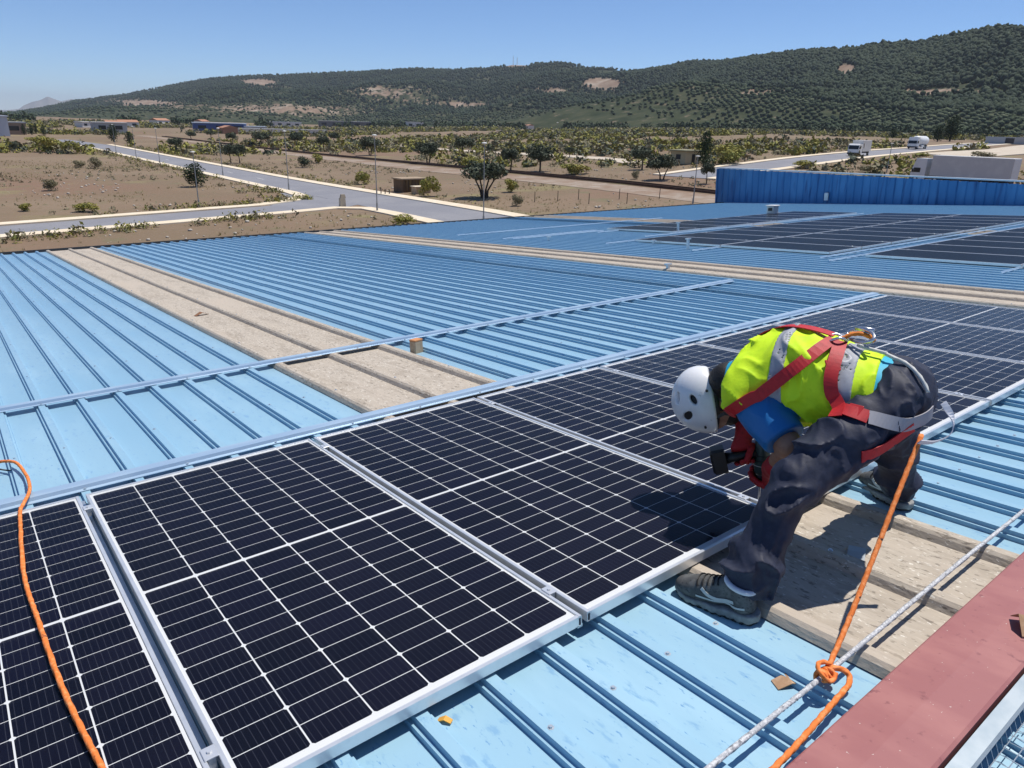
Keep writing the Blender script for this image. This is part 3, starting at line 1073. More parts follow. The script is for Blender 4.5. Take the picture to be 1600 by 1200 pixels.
# ridge cap: maroon flashing bent over the ridge, with a turned-down lip
MB().prism([(-2.815, PAN + .056), (-2.815, PAN + .068), (-2.82, PAN + .072), (-2.93, PAN + .083), (-3.032, PAN + .086), (-3.04, PAN + .080), (-3.04, PAN + .055), (-2.93, PAN + .067)], -4.3, 28.2).build('ridge_cap', M_maroon, bld)
# opposite slope
sl2 = bpy.data.objects.new('rear_slope', None)
link(sl2, bld)
sl2.location = (0, -3.05, PAN - .01)
sl2.rotation_euler = (2 * ALPHA, 0, 0)
back = sheet_mesh(5, 10.5, 'rear_sheet')
for k in range(-18, 119, 5):
    o = obj('rear_sheet', back, None, sl2)
    o.location = (rib_u(k), -10.5, -.02)
MB().box(-4.25, 29.2, -10.5, 0, -.10, -.035).build('rear_deck', M_dkgut, sl2)
# parapet cladding at the far end of the roof, panel by panel
PW = .305
pm = MB().prism([(-PW / 2, 0), (-.125, -.014), (.105, -.014), (.125, .012), (.14, .012), (PW / 2, 0), (PW / 2, .04), (-PW / 2, .04)], 0, 1, 'z').mesh('cladding_panel')
pm.materials.append(M_deepblue)
WT = lambda v: max(.12, 1.44 + (v + 17.3) / 12.0 * (.63 - 1.44))
for i in range(int(21.5 / PW)):
    v = -17.32 + PW * (i + .5)
    w_top = WT(v)
    o = obj('cladding_panel', pm, None, bld)
    o.matrix_local = Matrix.Translation((28.0, -v, PAN - .05)) @ Matrix.Rotation(-R(90), 4, 'Z') @ Matrix.Diagonal((1, 1, w_top - PAN + .05, 1))
ca, cb_ = 17.36, -4.2
za, zb = WT(-ca), WT(-cb_)
MB().add([(27.93, ca, za), (28.12, ca, za), (28.12, cb_, zb), (27.93, cb_, zb), (27.93, ca, za + .05), (28.12, ca, za + .05), (28.12, cb_, zb + .05), (27.93, cb_, zb + .05)],
         [[0, 1, 2, 3], [7, 6, 5, 4], [4, 5, 1, 0], [5, 6, 2, 1], [6, 7, 3, 2], [7, 4, 0, 3]]).build('coping', mat('pale_coping', (.62, .66, .70), .5), bld)
MB().box(27.95, 28.4, 17.33, 17.39, PAN - .3, za - .02).build('corner_trim', M_deepblue, bld)

# wire mesh walkway tray along the ridge (bottom right corner)
tray = empty('wire_mesh_tray', ROOF @ Matrix.Translation((1.2, -3.085, PAN + .015)), 'galvanised wire mesh cable tray beside the maroon ridge cap', 'cable tray')
q = MB()
q.prism([(.036, .015), (.036, .062), (.000, .058), (-.006, .050), (-.004, .046), (.030, .050), (.030, .015)], -1.0, 4.0)
q.build('side_rail', mat('dull_galvanised', (.30, .36, .40), .55, .4, var=[(9, 3, .4, .65, (.38, .43, .46))]), tray)
q = MB()
for k in range(150):
    xx = -.9 + k * .03
    q.tube([(xx, 0, .05), (xx, -.012, .018), (xx, -.30, .014), (xx, -.31, .05)], .0011, 5)
q.build('cross_wires', M_galv, tray)
for k in range(11):
    yy = -.014 - k * .029
    MB().tube([(-.95, yy, .0165), (3.6, yy, .0165)], .0013, 5).build('long_wire', M_galv, tray)

# ------------------------------------------------------------------ solar panels
PWD, PLN = 1.0500, 2.098
PP = 1.0732
M_back = mat('white_backsheet', (.72, .73, .75), .5)


def cell_material():
    m = bpy.data.materials.new('solar_cell')
    m.use_nodes = True
    t = m.node_tree
    p = t.nodes['Principled BSDF']
    p.inputs['Roughness'].default_value = .35
    p.inputs['Specular IOR Level'].default_value = .25
    tc = t.nodes.new('ShaderNodeTexCoord')
    sx = t.nodes.new('ShaderNodeSeparateXYZ')
    t.links.new(tc.outputs['Object'], sx.inputs[0])

    def math_(op, a, b=None):
        n = t.nodes.new('ShaderNodeMath')
        n.operation = op
        if isinstance(a, (int, float)):
            n.inputs[0].default_value = a
        else:
            t.links.new(a, n.inputs[0])
        if b is not None:
            n.inputs[1].default_value = b
        return n.outputs[0]
    fr = math_('FRACT', math_('ADD', math_('MULTIPLY', sx.outputs['X'], 1 / .01795), 50.5))
    d = math_('ABSOLUTE', math_('SUBTRACT', fr, .5))
    line = math_('LESS_THAN', d, .042)
    oi = t.nodes.new('ShaderNodeObjectInfo')
    mx = t.nodes.new('ShaderNodeMix')
    mx.data_type = 'RGBA'
    mx.inputs['A'].default_value = (.0022, .0026, .0085, 1)
    mx.inputs['B'].default_value = (.0048, .0046, .0150, 1)
    t.links.new(oi.outputs['Random'], mx.inputs['Factor'])
    m2 = t.nodes.new('ShaderNodeMix')
    m2.data_type = 'RGBA'
    t.links.new(line, m2.inputs['Factor'])
    t.links.new(mx.outputs['Result'], m2.inputs['A'])
    m2.inputs['B'].default_value = (.032, .034, .050, 1)
    t.links.new(m2.outputs['Result'], p.inputs['Base Color'])
    return m


M_cell = cell_material()


def glass_material():
    m = bpy.data.materials.new('panel_glass')
    m.use_nodes = True
    t = m.node_tree
    t.nodes.clear()
    out = t.nodes.new('ShaderNodeOutputMaterial')
    mix = t.nodes.new('ShaderNodeMixShader')
    tr = t.nodes.new('ShaderNodeBsdfTransparent')
    tr.inputs[0].default_value = (.97, .98, .98, 1)
    gl = t.nodes.new('ShaderNodeBsdfGlossy')
    gl.inputs['Roughness'].default_value = .09
    fr = t.nodes.new('ShaderNodeFresnel')
    fr.inputs['IOR'].default_value = 1.16
    ge = t.nodes.new('ShaderNodeNewGeometry')
    n = t.nodes.new('ShaderNodeTexNoise')
    n.inputs['Scale'].default_value = 260
    n.inputs['Detail'].default_value = 2
    t.links.new(ge.outputs['Position'], n.inputs['Vector'])
    b = t.nodes.new('ShaderNodeBump')
    b.inputs['Strength'].default_value = .10
    b.inputs['Distance'].default_value = .001
    t.links.new(n.outputs[0], b.inputs['Height'])
    t.links.new(b.outputs[0], gl.inputs['Normal'])
    # thin film of dust on the glass
    df = t.nodes.new('ShaderNodeBsdfDiffuse')
    df.inputs[0].default_value = (.45, .42, .38, 1)
    m2 = t.nodes.new('ShaderNodeMixShader')
    n2 = t.nodes.new('ShaderNodeTexNoise')
    n2.inputs['Scale'].default_value = 3
    n2.inputs['Detail'].default_value = 6
    t.links.new(ge.outputs['Position'], n2.inputs['Vector'])
    mr = t.nodes.new('ShaderNodeMapRange')
    mr.inputs['From Min'].default_value = .35
    mr.inputs['From Max'].default_value = .75
    mr.inputs['To Min'].default_value = .001
    mr.inputs['To Max'].default_value = .006
    t.links.new(n2.outputs[0], mr.inputs['Value'])
    t.links.new(fr.outputs[0], mix.inputs[0])
    t.links.new(tr.outputs[0], mix.inputs[1])
    t.links.new(gl.outputs[0], mix.inputs[2])
    t.links.new(mr.outputs[0], m2.inputs[0])
    t.links.new(mix.outputs[0], m2.inputs[1])
    t.links.new(df.outputs[0], m2.inputs[2])
    t.links.new(m2.outputs[0], out.inputs['Surface'])
    return m


M_glass = glass_material()


def frame_mesh():
    q = MB()
    fw, fh = .0125, .035
    c = .0015
    prof = [(0, -fh), (0, -c), (c, 0), (fw - .001, 0), (fw, -.002), (fw, -.006), (.003, -.007), (.003, -fh + .002), (.028, -fh + .002), (.028, -fh)]
    # long sides run full length; short sides butt between them
    for s, x0 in ((1, 0), (-1, PWD)):
        q.prism([(x0 + s * a_, b_) for a_, b_ in (prof if s > 0 else prof)], -PLN, 0, 'y')
    for s, y0 in ((-1, 0), (1, -PLN)):
        q.prism([(y0 + s * a_ * 1.0, b_ - (.0004 if a_ < fw + .001 else 0)) for a_, b_ in prof], fw + .0002, PWD - fw - .0002, 'x')
    me_ = q.mesh('panel_frame')
    me_.materials.append(M_alu)
    return me_


CW_, CH_ = .1637, .0809
PX, PY = .1683, .0840


def cell_mesh(flip):
    a_, b_, c = CW_ / 2, CH_ / 2, .0065
    if flip:
        p_ = [(-a_, -b_), (a_, -b_), (a_, b_ - c), (a_ - c, b_), (-a_ + c, b_), (-a_, b_ - c)]
    else:
        p_ = [(-a_ + c, -b_), (a_ - c, -b_), (a_, -b_ + c), (a_, b_), (-a_, b_), (-a_, -b_ + c)]
    me_ = MB().prism(p_, -.0003, 0, 'z').mesh('solar_cell')
    me_.materials.append(M_cell)
    return me_


FRAME = frame_mesh()
CELLS = [cell_mesh(True), cell_mesh(False)]
BACKS = MB().box(.0127, PWD - .0127, -PLN + .0127, -.0127, -.0075, -.0050).mesh('backsheet')
BACKS.materials.append(M_back)
GLASS = np_mesh('glass', [(.0126, -.0126, 0), (PWD - .0126, -.0126, 0), (PWD - .0126, -PLN + .0126, 0), (.0126, -PLN + .0126, 0)], [[3, 2, 1, 0]])
GLASS.materials.append(M_glass)
CLAMP = MB().bevbox(-.017, .017, -.022, .022, .0005, .0040, .0012)
CLAMP.cyl((0, 0, .0040), (0, 0, .0085), .0065, n=6)
CLAMP.box(-.009, .009, -.02, .02, -.032, .0005)
CLAMP = CLAMP.mesh('panel_clamp')
CLAMP.materials.append(M_alu)


GAPR = MB().box(PWD + .001, PP - .001, -PLN + .02, .05, -.060, -.0480).mesh('gap_rail')
GAPR.materials.append(M_galv)


def far_laminate():
    """far panels: cells too small to tell apart, the grid is print"""
    m = bpy.data.materials.new('far_laminate')
    m.use_nodes = True
    t = m.node_tree
    p = t.nodes['Principled BSDF']
    p.inputs['Base Color'].default_value = (.006, .006, .010, 1)
    p.inputs['Roughness'].default_value = .25
    p.inputs['IOR'].default_value = 1.10
    return m


LAMI = MB().box(.0127, PWD - .0127, -PLN + .0127, -.0127, -.006, -.002).mesh('laminate')
LAMI.materials.append(far_laminate())


def panel(u, v, label, group, near, clamp=True):
    o = empty('solar_panel', ROOF @ Matrix.Translation((u, -v, 0)), label, 'solar panel', group)
    obj('frame', FRAME, None, o)
    if near:
        obj('backsheet', BACKS, None, o)
        for r_ in range(24):
            yy = -(.0127 + .0205 + CH_ / 2 + r_ * PY + (.012 if r_ >= 12 else 0))
            for c_ in range(6):
                cobj = obj('solar_cell', CELLS[r_ % 2], None, o)
                cobj.location = (PWD / 2 + (c_ - 2.5) * PX, yy, -.0045)
        gl_ = obj('glass', GLASS, None, o)
        gl_.location = (0, 0, -.0025)
    else:
        obj('laminate', LAMI, None, o)
    if near and clamp:
        obj('gap_rail', GAPR, None, o)
    if clamp:
        for yy in (-.17, -1.93):
            c = obj('clamp', CLAMP, None, o)
            c.location = (PWD + (PP - PWD) / 2, yy, 0)
    return o


names = ['front row solar panel outermost at left, cut off by the picture edge', 'front row solar panel under the orange rope at lower left',
         'nearest whole solar panel of the front row, right of the orange rope panel', 'front row solar panel left of the worker, with his shadow on its corner',
         'front row solar panel directly under the worker and his drill', 'front row solar panel just beyond the worker', 'front row solar panel third from the far end of its row',
         'front row solar panel second from the far end of its row', 'last solar panel of the front row beside the second skylight strip']
for i in range(-2, 7):
    u = i * PP - .005 - (.004 if i < 0 else 0)
    panel(u, 0, names[i + 2], 'front row of solar panels', i >= -1, clamp=i < 6)
rows = [('A', 13.05, 8, -9.62, 'in the far left block'), ('B1', 11.0, 10, -6.79, 'in the far middle block, eave row'), ('B2', 11.0, 10, -4.67, 'in the far middle block, ridge row'),
        ('C1', 11.0, 10, -1.98, 'in the far right block, eave row'), ('C2', 11.0, 10, .14, 'in the far right block, ridge row')]
for nm, u0, n, v0, desc in rows:
    for i in range(n):
        panel(u0 + i * PP, v0, 'black panel %s, %s from the skylight strip' % (desc, ORD[i]), 'far blocks of solar panels', False, clamp=i < n - 1)

# ------------------------------------------------------------------ mounting rails (hat profiles screwed on the ribs)


def hat_rail(u0, u1, v, w, label, h=.018, rot=0.0):
    b = w / 2
    t_ = b * .62
    prof = [(-b, 0), (-t_, .002), (-t_ + .006, h), (t_ - .006, h), (t_, .002), (b, 0), (b, -.002), (-b, -.002)]
    o = MB().prism([(p_[0], p_[1]) for p_ in prof], 0, u1 - u0).build('mounting_rail', M_rail, None, ROOF @ Matrix.Translation((u0, -v, PAN + .045)) @ Matrix.Rotation(rot, 4, 'Z'))
    # screws
    for k in range(int((u1 - u0) / PITCH / 2)):
        uu = rib_u(math.ceil((u0 - .012) / PITCH) + k * 2) - u0
        s = obj('screw', SCREW, None, o)
        s.location = (uu, -b * .8, .0)
    return tag(o, label, 'rail', 'mounting rails on the roof')


SCREW = MB().cyl((0, 0, 0), (0, 0, .008), .006, n=6).mesh('screw')
SCREW.materials.append(M_galv)
hat_rail(-4.2, 7.7, -.225, .13, 'long pale mounting rail directly behind the front row of panels')
hat_rail(-4.2, 7.55, -1.99, .115, 'long pale mounting rail crossing the middle of the bare blue roof')
for uu in range(-2, 7):
    pass
for i, (u0, u1, v, lab) in enumerate([
        (12.3, 21.8, -9.2, 'rail under the far left block on its eave side'), (12.0, 21.8, -7.42, 'rail along the ridge side of the far left block'),
    (10.3, 21.9, -6.95, 'rail along the eave side of the far middle block'), (10.2, 21.9, -4.70, 'rail between the two rows of the far middle block'), (10.5, 21.9, -2.45, 'rail along the ridge side of the far middle block'),
    (10.2, 21.9, -2.14, 'rail along the eave side of the far right block'), (10.3, 21.9, .12, 'rail between the two rows of the far right block'),
    (9.8, 17.5, -11.6, 'bare rail nearest the eave beyond the second skylight strip'), (9.8, 12.8, -9.75, 'bare rail sticking out left of the far left block'), (9.9, 12.8, -9.5, 'second bare rail sticking out left of the far left block')]):
    hat_rail(u0, u1, v, .034, lab, .018)

# ------------------------------------------------------------------ the worker: signed distance shapes in the roof frame


def V3(*a):
    return np.array(a, dtype=float)


def unit(a):
    a = np.asarray(a, float)
    return a / np.linalg.norm(a)


def s_cap(P, a, b, ra, rb):
    a, b = np.asarray(a, float), np.asarray(b, float)
    ab = b - a
    t = np.clip(((P - a) @ ab) / (ab @ ab), 0, 1)
    return np.linalg.norm(P - a - t[:, None] * ab, axis=1) - (ra + (rb - ra) * t)


def s_ell(P, c, r, ax=None):
    q = P - np.asarray(c, float)
    if ax is not None:
        q = q @ np.asarray(ax).T
    r = np.asarray(r, float)
    k0 = np.linalg.norm(q / r, axis=1)
    k1 = np.linalg.norm(q / (r * r), axis=1) + 1e-9
    return k0 * (k0 - 1) / k1


def s_plane(P, p0, n):
    return (P - np.asarray(p0, float)) @ unit(n)


def smin(a, b, k):
    h = np.clip(.5 + .5 * (b - a) / k, 0, 1)
    return b * (1 - h) + a * h - k * h * (1 - h)


def smax(a, b, k):
    return -smin(-a, -b, k)


PELV = V3(2.195, -2.45, .545)
CHEST = V3(2.11, -2.14, .575)
SHC = V3(2.05, -1.965, .525)
SPINE = unit(SHC - PELV)
LEFT = unit(V3(-.96, -.26, -.04))
LEFT = unit(LEFT - SPINE * (LEFT @ SPINE))
DORS = np.cross(SPINE, LEFT)
DORS = DORS if DORS[2] > 0 else -DORS
AX_T = np.stack([LEFT, SPINE, DORS])
SH_L, EL_L, WR_L = V3(1.955, -2.085, .475), V3(1.915, -2.235, .375), V3(2.035, -2.11, .215)
SH_R, EL_R, WR_R = V3(2.20, -1.905, .50), V3(2.26, -1.80, .415), V3(2.115, -1.925, .325)
HD_L, HD_R = V3(2.085, -2.05, .165), V3(2.06, -1.975, .245)
HIP_L, HIP_R = V3(2.11, -2.47, .53), V3(2.285, -2.41, .545)
KN_L, AN_L = V3(1.755, -2.36, .335), V3(1.552, -2.335, .012)
KN_R, AN_R = V3(2.51, -2.33, .29), V3(2.645, -2.32, .005)
HC = V3(2.045, -1.815, .415)
H_UP = unit(V3(-.693, .716, -.081))
H_FW = V3(-.02, -.10, -.99)
H_FW = unit(H_FW - H_UP * (H_FW @ H_UP))
H_LF = np.cross(H_UP, H_FW)
AX_H = np.stack([H_UP, H_FW, H_LF])


_H3 = np.random.RandomState(3).rand(32, 32, 32)
FOLDS = [1.0]


def vnoise3(P):
    i = np.floor(P).astype(int)
    f = P - i
    f = f * f * (3 - 2 * f)
    r_ = 0
    for dx in (0, 1):
        for dy in (0, 1):
            for dz in (0, 1):
                w_ = (f[:, 0] if dx else 1 - f[:, 0]) * (f[:, 1] if dy else 1 - f[:, 1]) * (f[:, 2] if dz else 1 - f[:, 2])
                r_ = r_ + w_ * _H3[(i[:, 0] + dx) % 32, (i[:, 1] + dy) % 32, (i[:, 2] + dz) % 32]
    return r_


def wr(P, amp, f, seed=0.0, ax=None, stretch=.35):
    """cloth folds: ridged noise, long along ax"""
    if FOLDS[0] == 0:
        return np.zeros(len(P))
    Q = P * f * .16
    if ax is not None:
        ax = unit(ax)
        Q = Q - np.outer(Q @ ax, ax) * (1 - stretch)
    w_ = np.stack([vnoise3(Q * .6 + seed + k * 7.1) for k in range(3)], 1)
    n = vnoise3(Q + 1.1 * w_ + seed * 3.7)
    r_ = 1 - np.abs(2 * n - 1)
    return amp * (.40 - 1.7 * r_ ** 3.4)


def sd_torso(P):
    d = s_ell(P, PELV + SPINE * .05 + DORS * .005, (.145, .15, .108), AX_T)
    d = smin(d, s_ell(P, PELV + SPINE * .20 + DORS * .02, (.150, .16, .112), AX_T), .06)
    d = smin(d, s_ell(P, CHEST, (.172, .19, .142), AX_T), .06)
    d = smin(d, s_ell(P, SHC - SPINE * .03 + DORS * .01, (.185, .095, .100), AX_T), .05)
    d = smin(d, s_cap(P, SHC - SPINE * .02, SHC + SPINE * .07 - DORS * .01, .085, .065), .04)
    return d


def sd_trousers(P):
    d = s_ell(P, PELV + SPINE * .01, (.152, .112, .116), AX_T)
    d = smin(d, s_cap(P, PELV + V3(.0, .02, .0), PELV + SPINE * .10, .118, .112), .05)
    d = smax(d, s_plane(P, PELV + SPINE * .015, SPINE), .01)     # waistband
    d = d + wr(P, .012, 60, .6, (.2, .3, 1), .4)
    for hp, kn, an, r in ((HIP_L, KN_L, AN_L, (.100, .074, .070, .078)), (HIP_R, KN_R, AN_R, (.098, .072, .066, .068))):
        th = s_cap(P, hp, kn, r[0], r[1]) + wr(P, .015, 62, 1.7, np.cross(kn - hp, (.3, .2, 1)), .30)
        cf = s_cap(P, kn, an + V3(0, 0, .015), r[2], r[3]) + wr(P, .018, 66, 4.2, np.cross(an - kn, (.8, -.5, .3)), .28)
        d = smin(d, smin(th, cf, .03), .045)
    d = d + wr(P, .0045, 150, 2.0, (.5, .6, .4), .3)
    d = smax(d, -s_plane(P, V3(0, 0, -.008), (0, 0, 1)), .006)
    return d


def sd_shirt(P):
    d = smax(sd_torso(P) - .012, s_plane(P, SHC + SPINE * .055, SPINE), .015)
    d = smax(d, -s_plane(P, PELV + SPINE * .0, SPINE), .01)
    for sh, elb in ((SH_L, EL_L), (SH_R, EL_R)):
        c = sh + (elb - sh) * .92
        a = s_cap(P, sh, c, .084, .080) + wr(P, .006, 60, 1.0, elb - sh, .4)
        a = smax(a, s_plane(P, sh + (elb - sh) * .88, elb - sh), .012)
        d = smin(d, a, .03)
    return d


def sd_vest_body(P):
    return sd_torso(P) - .026 + wr(P, .012, 62, 3.1, np.cross(SPINE, DORS) + .5 * DORS, .35) + wr(P, .006, 120, .4, (.2, .5, .8), .35)


def sd_vest(P):
    d = sd_vest_body(P)
    d = smax(d, -s_plane(P, PELV + SPINE * .045, SPINE), .006)
    d = smax(d, s_plane(P, SHC + SPINE * .045 + DORS * .02, SPINE + .25 * DORS), .008)
    # arm holes
    for sh, elb in ((SH_L, EL_L), (SH_R, EL_R)):
        d = smax(d, -(s_cap(P, sh, elb, .092, .092)), .008)
    return d


def sd_skin(P):
    """head, neck, arms: one continuous body inside the clothes"""
    d = s_ell(P, HC + H_UP * .02, (.118, .098, .076), AX_H)
    d = smin(d, s_ell(P, HC - H_UP * .055 + H_FW * .045, (.065, .055, .058), AX_H), .03)          # jaw
    d = smin(d, s_ell(P, HC - H_UP * .012 + H_FW * .102, (.028, .018, .014), AX_H), .012)          # nose
    d = smin(d, s_ell(P, HC - H_UP * .052 + H_FW * .096, (.008, .010, .024), AX_H), .008)          # lips
    d = smin(d, s_ell(P, HC + H_UP * .022 + H_FW * .088, (.010, .012, .050), AX_H), .014)          # brow
    for s in (-1, 1):
        d = smin(d, s_ell(P, HC - H_UP * .008 + H_LF * .078 * s - H_FW * .008, (.030, .017, .009), AX_H), .006)   # ears
        d = smax(d, -s_ell(P, HC + H_UP * .002 + H_FW * .096 + H_LF * .032 * s, (.009, .010, .015), AX_H), .008)  # eye sockets
        d = smin(d, s_ell(P, HC + H_UP * .002 + H_FW * .086 + H_LF * .032 * s, (.010, .010, .012), AX_H), .002)
    d = smin(d, s_cap(P, HC - H_UP * .06 - H_FW * .02, SHC + SPINE * .04, .058, .066), .03)
    d = smin(d, sd_torso(P) + .012, .03)
    for sh, el_, w in ((SH_L, EL_L, WR_L), (SH_R, EL_R, WR_R)):
        d = smin(d, s_cap(P, sh, el_, .055, .046), .03)
        d = smin(d, s_cap(P, el_, w, .042, .029), .02)
    return d


# drill axis and handle
DT, DTOP = V3(2.120, -2.007, .012), V3(2.100, -2.018, .285)
DH0, DH1 = V3(2.098, -2.012, .235), V3(1.995, -1.895, .195)


def sd_glove(P, palm, wrist, axis_p, axis_d, grip_r, back):
    """gauntlet, palm and five curled fingers closing round the rod (axis_p, axis_d) of radius grip_r"""
    axis_d = unit(axis_d)
    wd = unit(palm - wrist)
    d = s_cap(P, wrist - wd * .045, wrist + wd * .012, .046, .037)
    out = unit(back - axis_d * (back @ axis_d))
    tan = np.cross(axis_d, out)
    pc = axis_p + out * (grip_r + .016)
    for k in (-1, 0, 1):
        d = smin(d, s_cap(P, wrist + wd * .01, pc + axis_d * .022 * k, .030, .018), .016)
    fl = (.92, 1.0, .97, .82)
    for i in range(4):
        o = axis_p + axis_d * ((i - 1.5) * .0205)
        rr = grip_r + .0095
        pts = []
        n = 5
        sweep = 3.9 * fl[i]
        for j in range(n + 1):
            a = .25 + sweep * j / n
            pts.append(o + (out * math.cos(a) + tan * math.sin(a)) * rr)
        for j in range(n):
            d = smin(d, s_cap(P, pts[j], pts[j + 1], .0105 - .0004 * j, .0101 - .0004 * j), .004)
    o = axis_p - axis_d * .045
    pts = []
    for j in range(4):
        a = -.2 - 1.9 * j / 3
        pts.append(o + axis_d * .012 * j + (out * math.cos(a) + tan * math.sin(a)) * (grip_r + .012))
    for j in range(3):
        d = smin(d, s_cap(P, pts[j], pts[j + 1], .0125, .0115), .005)
    return d


def sd_glove_r(P):
    ax = DH1 - DH0
    c = DH0 + ax * .42
    return sd_glove(P, HD_R, WR_R + (HD_R - WR_R) * .12, c, ax, .021, V3(.25, .0, .95))


def sd_glove_l(P):
    return sd_glove(P, HD_L, WR_L, DT + (DTOP - DT) * .50, DTOP - DT, .027, V3(-.35, -.9, .15))


def sd_helmet(P):
    c = HC + H_UP * .005
    o = s_ell(P, c, (.152, .130, .108), AX_H)
    o = smin(o, s_ell(P, c + H_UP * .05 - H_FW * .03, (.10, .115, .098), AX_H), .03)
    rim = s_plane(P, HC + H_UP * .004 - H_FW * .01, -(H_UP) - .10 * H_FW)
    d = smax(o, rim, .012)
    # raised ridge and front lip
    d = smin(d, smax(s_ell(P, c, (.158, .136, .030), AX_H), rim, .01), .014)
    # vents
    for s in (-1, 1):
        d = smax(d, -s_ell(P, c + H_UP * .105 + H_FW * .045 + H_LF * .068 * s, (.016, .034, .03), np.stack([unit(H_UP - .55 * H_FW), unit(H_FW + .55 * H_UP), H_LF])), .006)
        d = smax(d, -s_ell(P, c + H_UP * .080 - H_FW * .030 + H_LF * .092 * s, (.011, .022, .03), np.stack([unit(H_UP + .5 * H_FW), unit(H_FW - .5 * H_UP), H_LF])), .006)
        d = smax(d, -s_ell(P, c + H_UP * .128 - H_FW * .03 + H_LF * .050 * s, (.03, .024, .010), AX_H), .006)
    return d


def sd_liner(P):
    c = HC + H_UP * .005
    return smax(s_ell(P, c, (.143, .122, .100), AX_H), s_plane(P, HC - H_UP * .014, -H_UP), .01)


def surface(sdf, lo, hi, h):
    """naive surface nets: returns verts, quads"""
    lo = np.asarray(lo, float)
    n = np.ceil((np.asarray(hi) - lo) / h).astype(int) + 1
    ax = [lo[i] + h * np.arange(n[i]) for i in range(3)]
    # coarse pass first; only blocks near the surface are evaluated finely
    k = 5
    nb = (n + k - 1) // k
    cc = [lo[i] + h * (k * np.arange(nb[i]) + (k - 1) / 2) for i in range(3)]
    CG = np.stack(np.meshgrid(*cc, indexing='ij'), -1).reshape(-1, 3)
    cv = sdf(CG)
    val = np.kron(np.where(cv < 0, -1.0, 1.0).reshape(nb), np.ones((k, k, k)))
    near = np.argwhere((np.abs(cv) < h * k * 1.1 + .014).reshape(nb))
    off = np.stack(np.meshgrid(*[np.arange(k)] * 3, indexing='ij'), -1).reshape(-1, 3)
    I3 = (near[:, None, :] * k + off[None]).reshape(-1, 3)
    pts = lo + h * I3
    vv = np.concatenate([sdf(pts[i:i + 200000]) for i in range(0, len(pts), 200000)]) if len(pts) else np.zeros(0)
    val[tuple(I3.T)] = vv
    val = val[:n[0], :n[1], :n[2]]
    ins = val < 0
    c = np.zeros(n - 1, int)
    for dx in (0, 1):
        for dy in (0, 1):
            for dz in (0, 1):
                c += ins[dx:n[0] - 1 + dx, dy:n[1] - 1 + dy, dz:n[2] - 1 + dz]
    act = (c > 0) & (c < 8)
    I = np.argwhere(act)
    acc = np.zeros((len(I), 3))
    cnt = np.zeros(len(I))
    for a in range(3):
        o1, o2 = [k for k in range(3) if k != a]
        for s in (0, 1):
            for u in (0, 1):
                p0 = I.copy()
                p0[:, o1] += s
                p0[:, o2] += u
                p1 = p0.copy()
                p1[:, a] += 1
                v0 = val[tuple(p0.T)]
                v1 = val[tuple(p1.T)]
                m = (v0 < 0) != (v1 < 0)
                t = np.where(m, v0 / (v0 - v1 + 1e-12), 0)
                q = p0.astype(float)
                q[:, a] += t
                acc[m] += q[m]
                cnt[m] += 1
    V = lo + h * acc / cnt[:, None]
    ids = -np.ones(n - 1, int)
    ids[tuple(I.T)] = np.arange(len(I))
    F = []
    for a in range(3):
        o1, o2 = [(1, 2), (2, 0), (0, 1)][a]
        sl0 = [slice(None)] * 3
        sl1 = [slice(None)] * 3
        sl0[a] = slice(0, n[a] - 1)
        sl1[a] = slice(1, n[a])
        m = ins[tuple(sl0)] != ins[tuple(sl1)]
        E_ = np.argwhere(m)
        E_ = E_[(E_[:, o1] > 0) & (E_[:, o2] > 0) & (E_[:, o1] < n[o1] - 1) & (E_[:, o2] < n[o2] - 1)]
        q = []
        for d1, d2 in ((0, 0), (-1, 0), (-1, -1), (0, -1)):
            k = E_.copy()
            k[:, o1] += d1
            k[:, o2] += d2
            q.append(ids[tuple(k.T)])
        q = np.stack(q, 1)
        fl = ins[tuple(E_.T)]
        q[~fl] = q[~fl][:, ::-1]
        F.append(q)
    return V, np.concatenate(F)


def grad(sdf, p, e=.002):
    p = np.asarray(p, float)
    q = np.array([p + d for d in (V3(e, 0, 0), V3(-e, 0, 0), V3(0, e, 0), V3(0, -e, 0), V3(0, 0, e), V3(0, 0, -e))])
    v = sdf(q)
    return unit(V3(v[0] - v[1], v[2] - v[3], v[4] - v[5]))


def drape(sdf, pts, off, k=5):
    """curve through pts pulled onto the surface sdf = off; returns points and normals"""
    out, nn = [], []
    for p in spline(pts, k):
        p = np.array(p)
        for _ in range(6):
            g_ = grad(sdf, p)
            p = p - g_ * (sdf(p[None])[0] - off)
        out.append(Vector(p))
        nn.append(Vector(grad(sdf, p)))
    return out, nn

M_skin = mat('skin', (.36, .185, .115), .55, coords='pos', var=[(40, 3, .45, .7, (.30, .14, .09))])
M_navy = mat('navy_workwear', (.018, .022, .042), .62, var=[(60, 3, .4, .7, (.025, .030, .055)), (9, 3, .5, .75, (.034, .040, .066))], bump=(55, .25, .004), spec=.35)
M_hivis = mat('hi_vis_yellow', (.66, .93, .02), .65, var=[(18, 3, .45, .7, (.56, .84, .015))], bump=(24, .35, .006), spec=.3)
M_reflect = mat('reflective_tape', (.36, .37, .40), .5, 0, var=[(30, 3, .45, .7, (.30, .31, .34))])
M_shirt = mat('blue_shirt', (.006, .145, .40), .5, var=[(14, 3, .45, .7, (.010, .14, .38))], bump=(26, .3, .006), spec=.5)
M_collar = mat('turquoise_shirt', (.02, .42, .62), .6)
M_red = mat('red_webbing', (.50, .012, .018), .6, var=[(40, 2, .45, .65, (.42, .010, .015))], bump=(220, .3, .001))
M_greyweb = mat('grey_webbing', (.34, .33, .35), .6, bump=(220, .3, .001))
M_glove = mat('red_glove', (.42, .012, .018), .7, var=[(50, 3, .45, .7, (.28, .008, .012))], bump=(120, .4, .002))
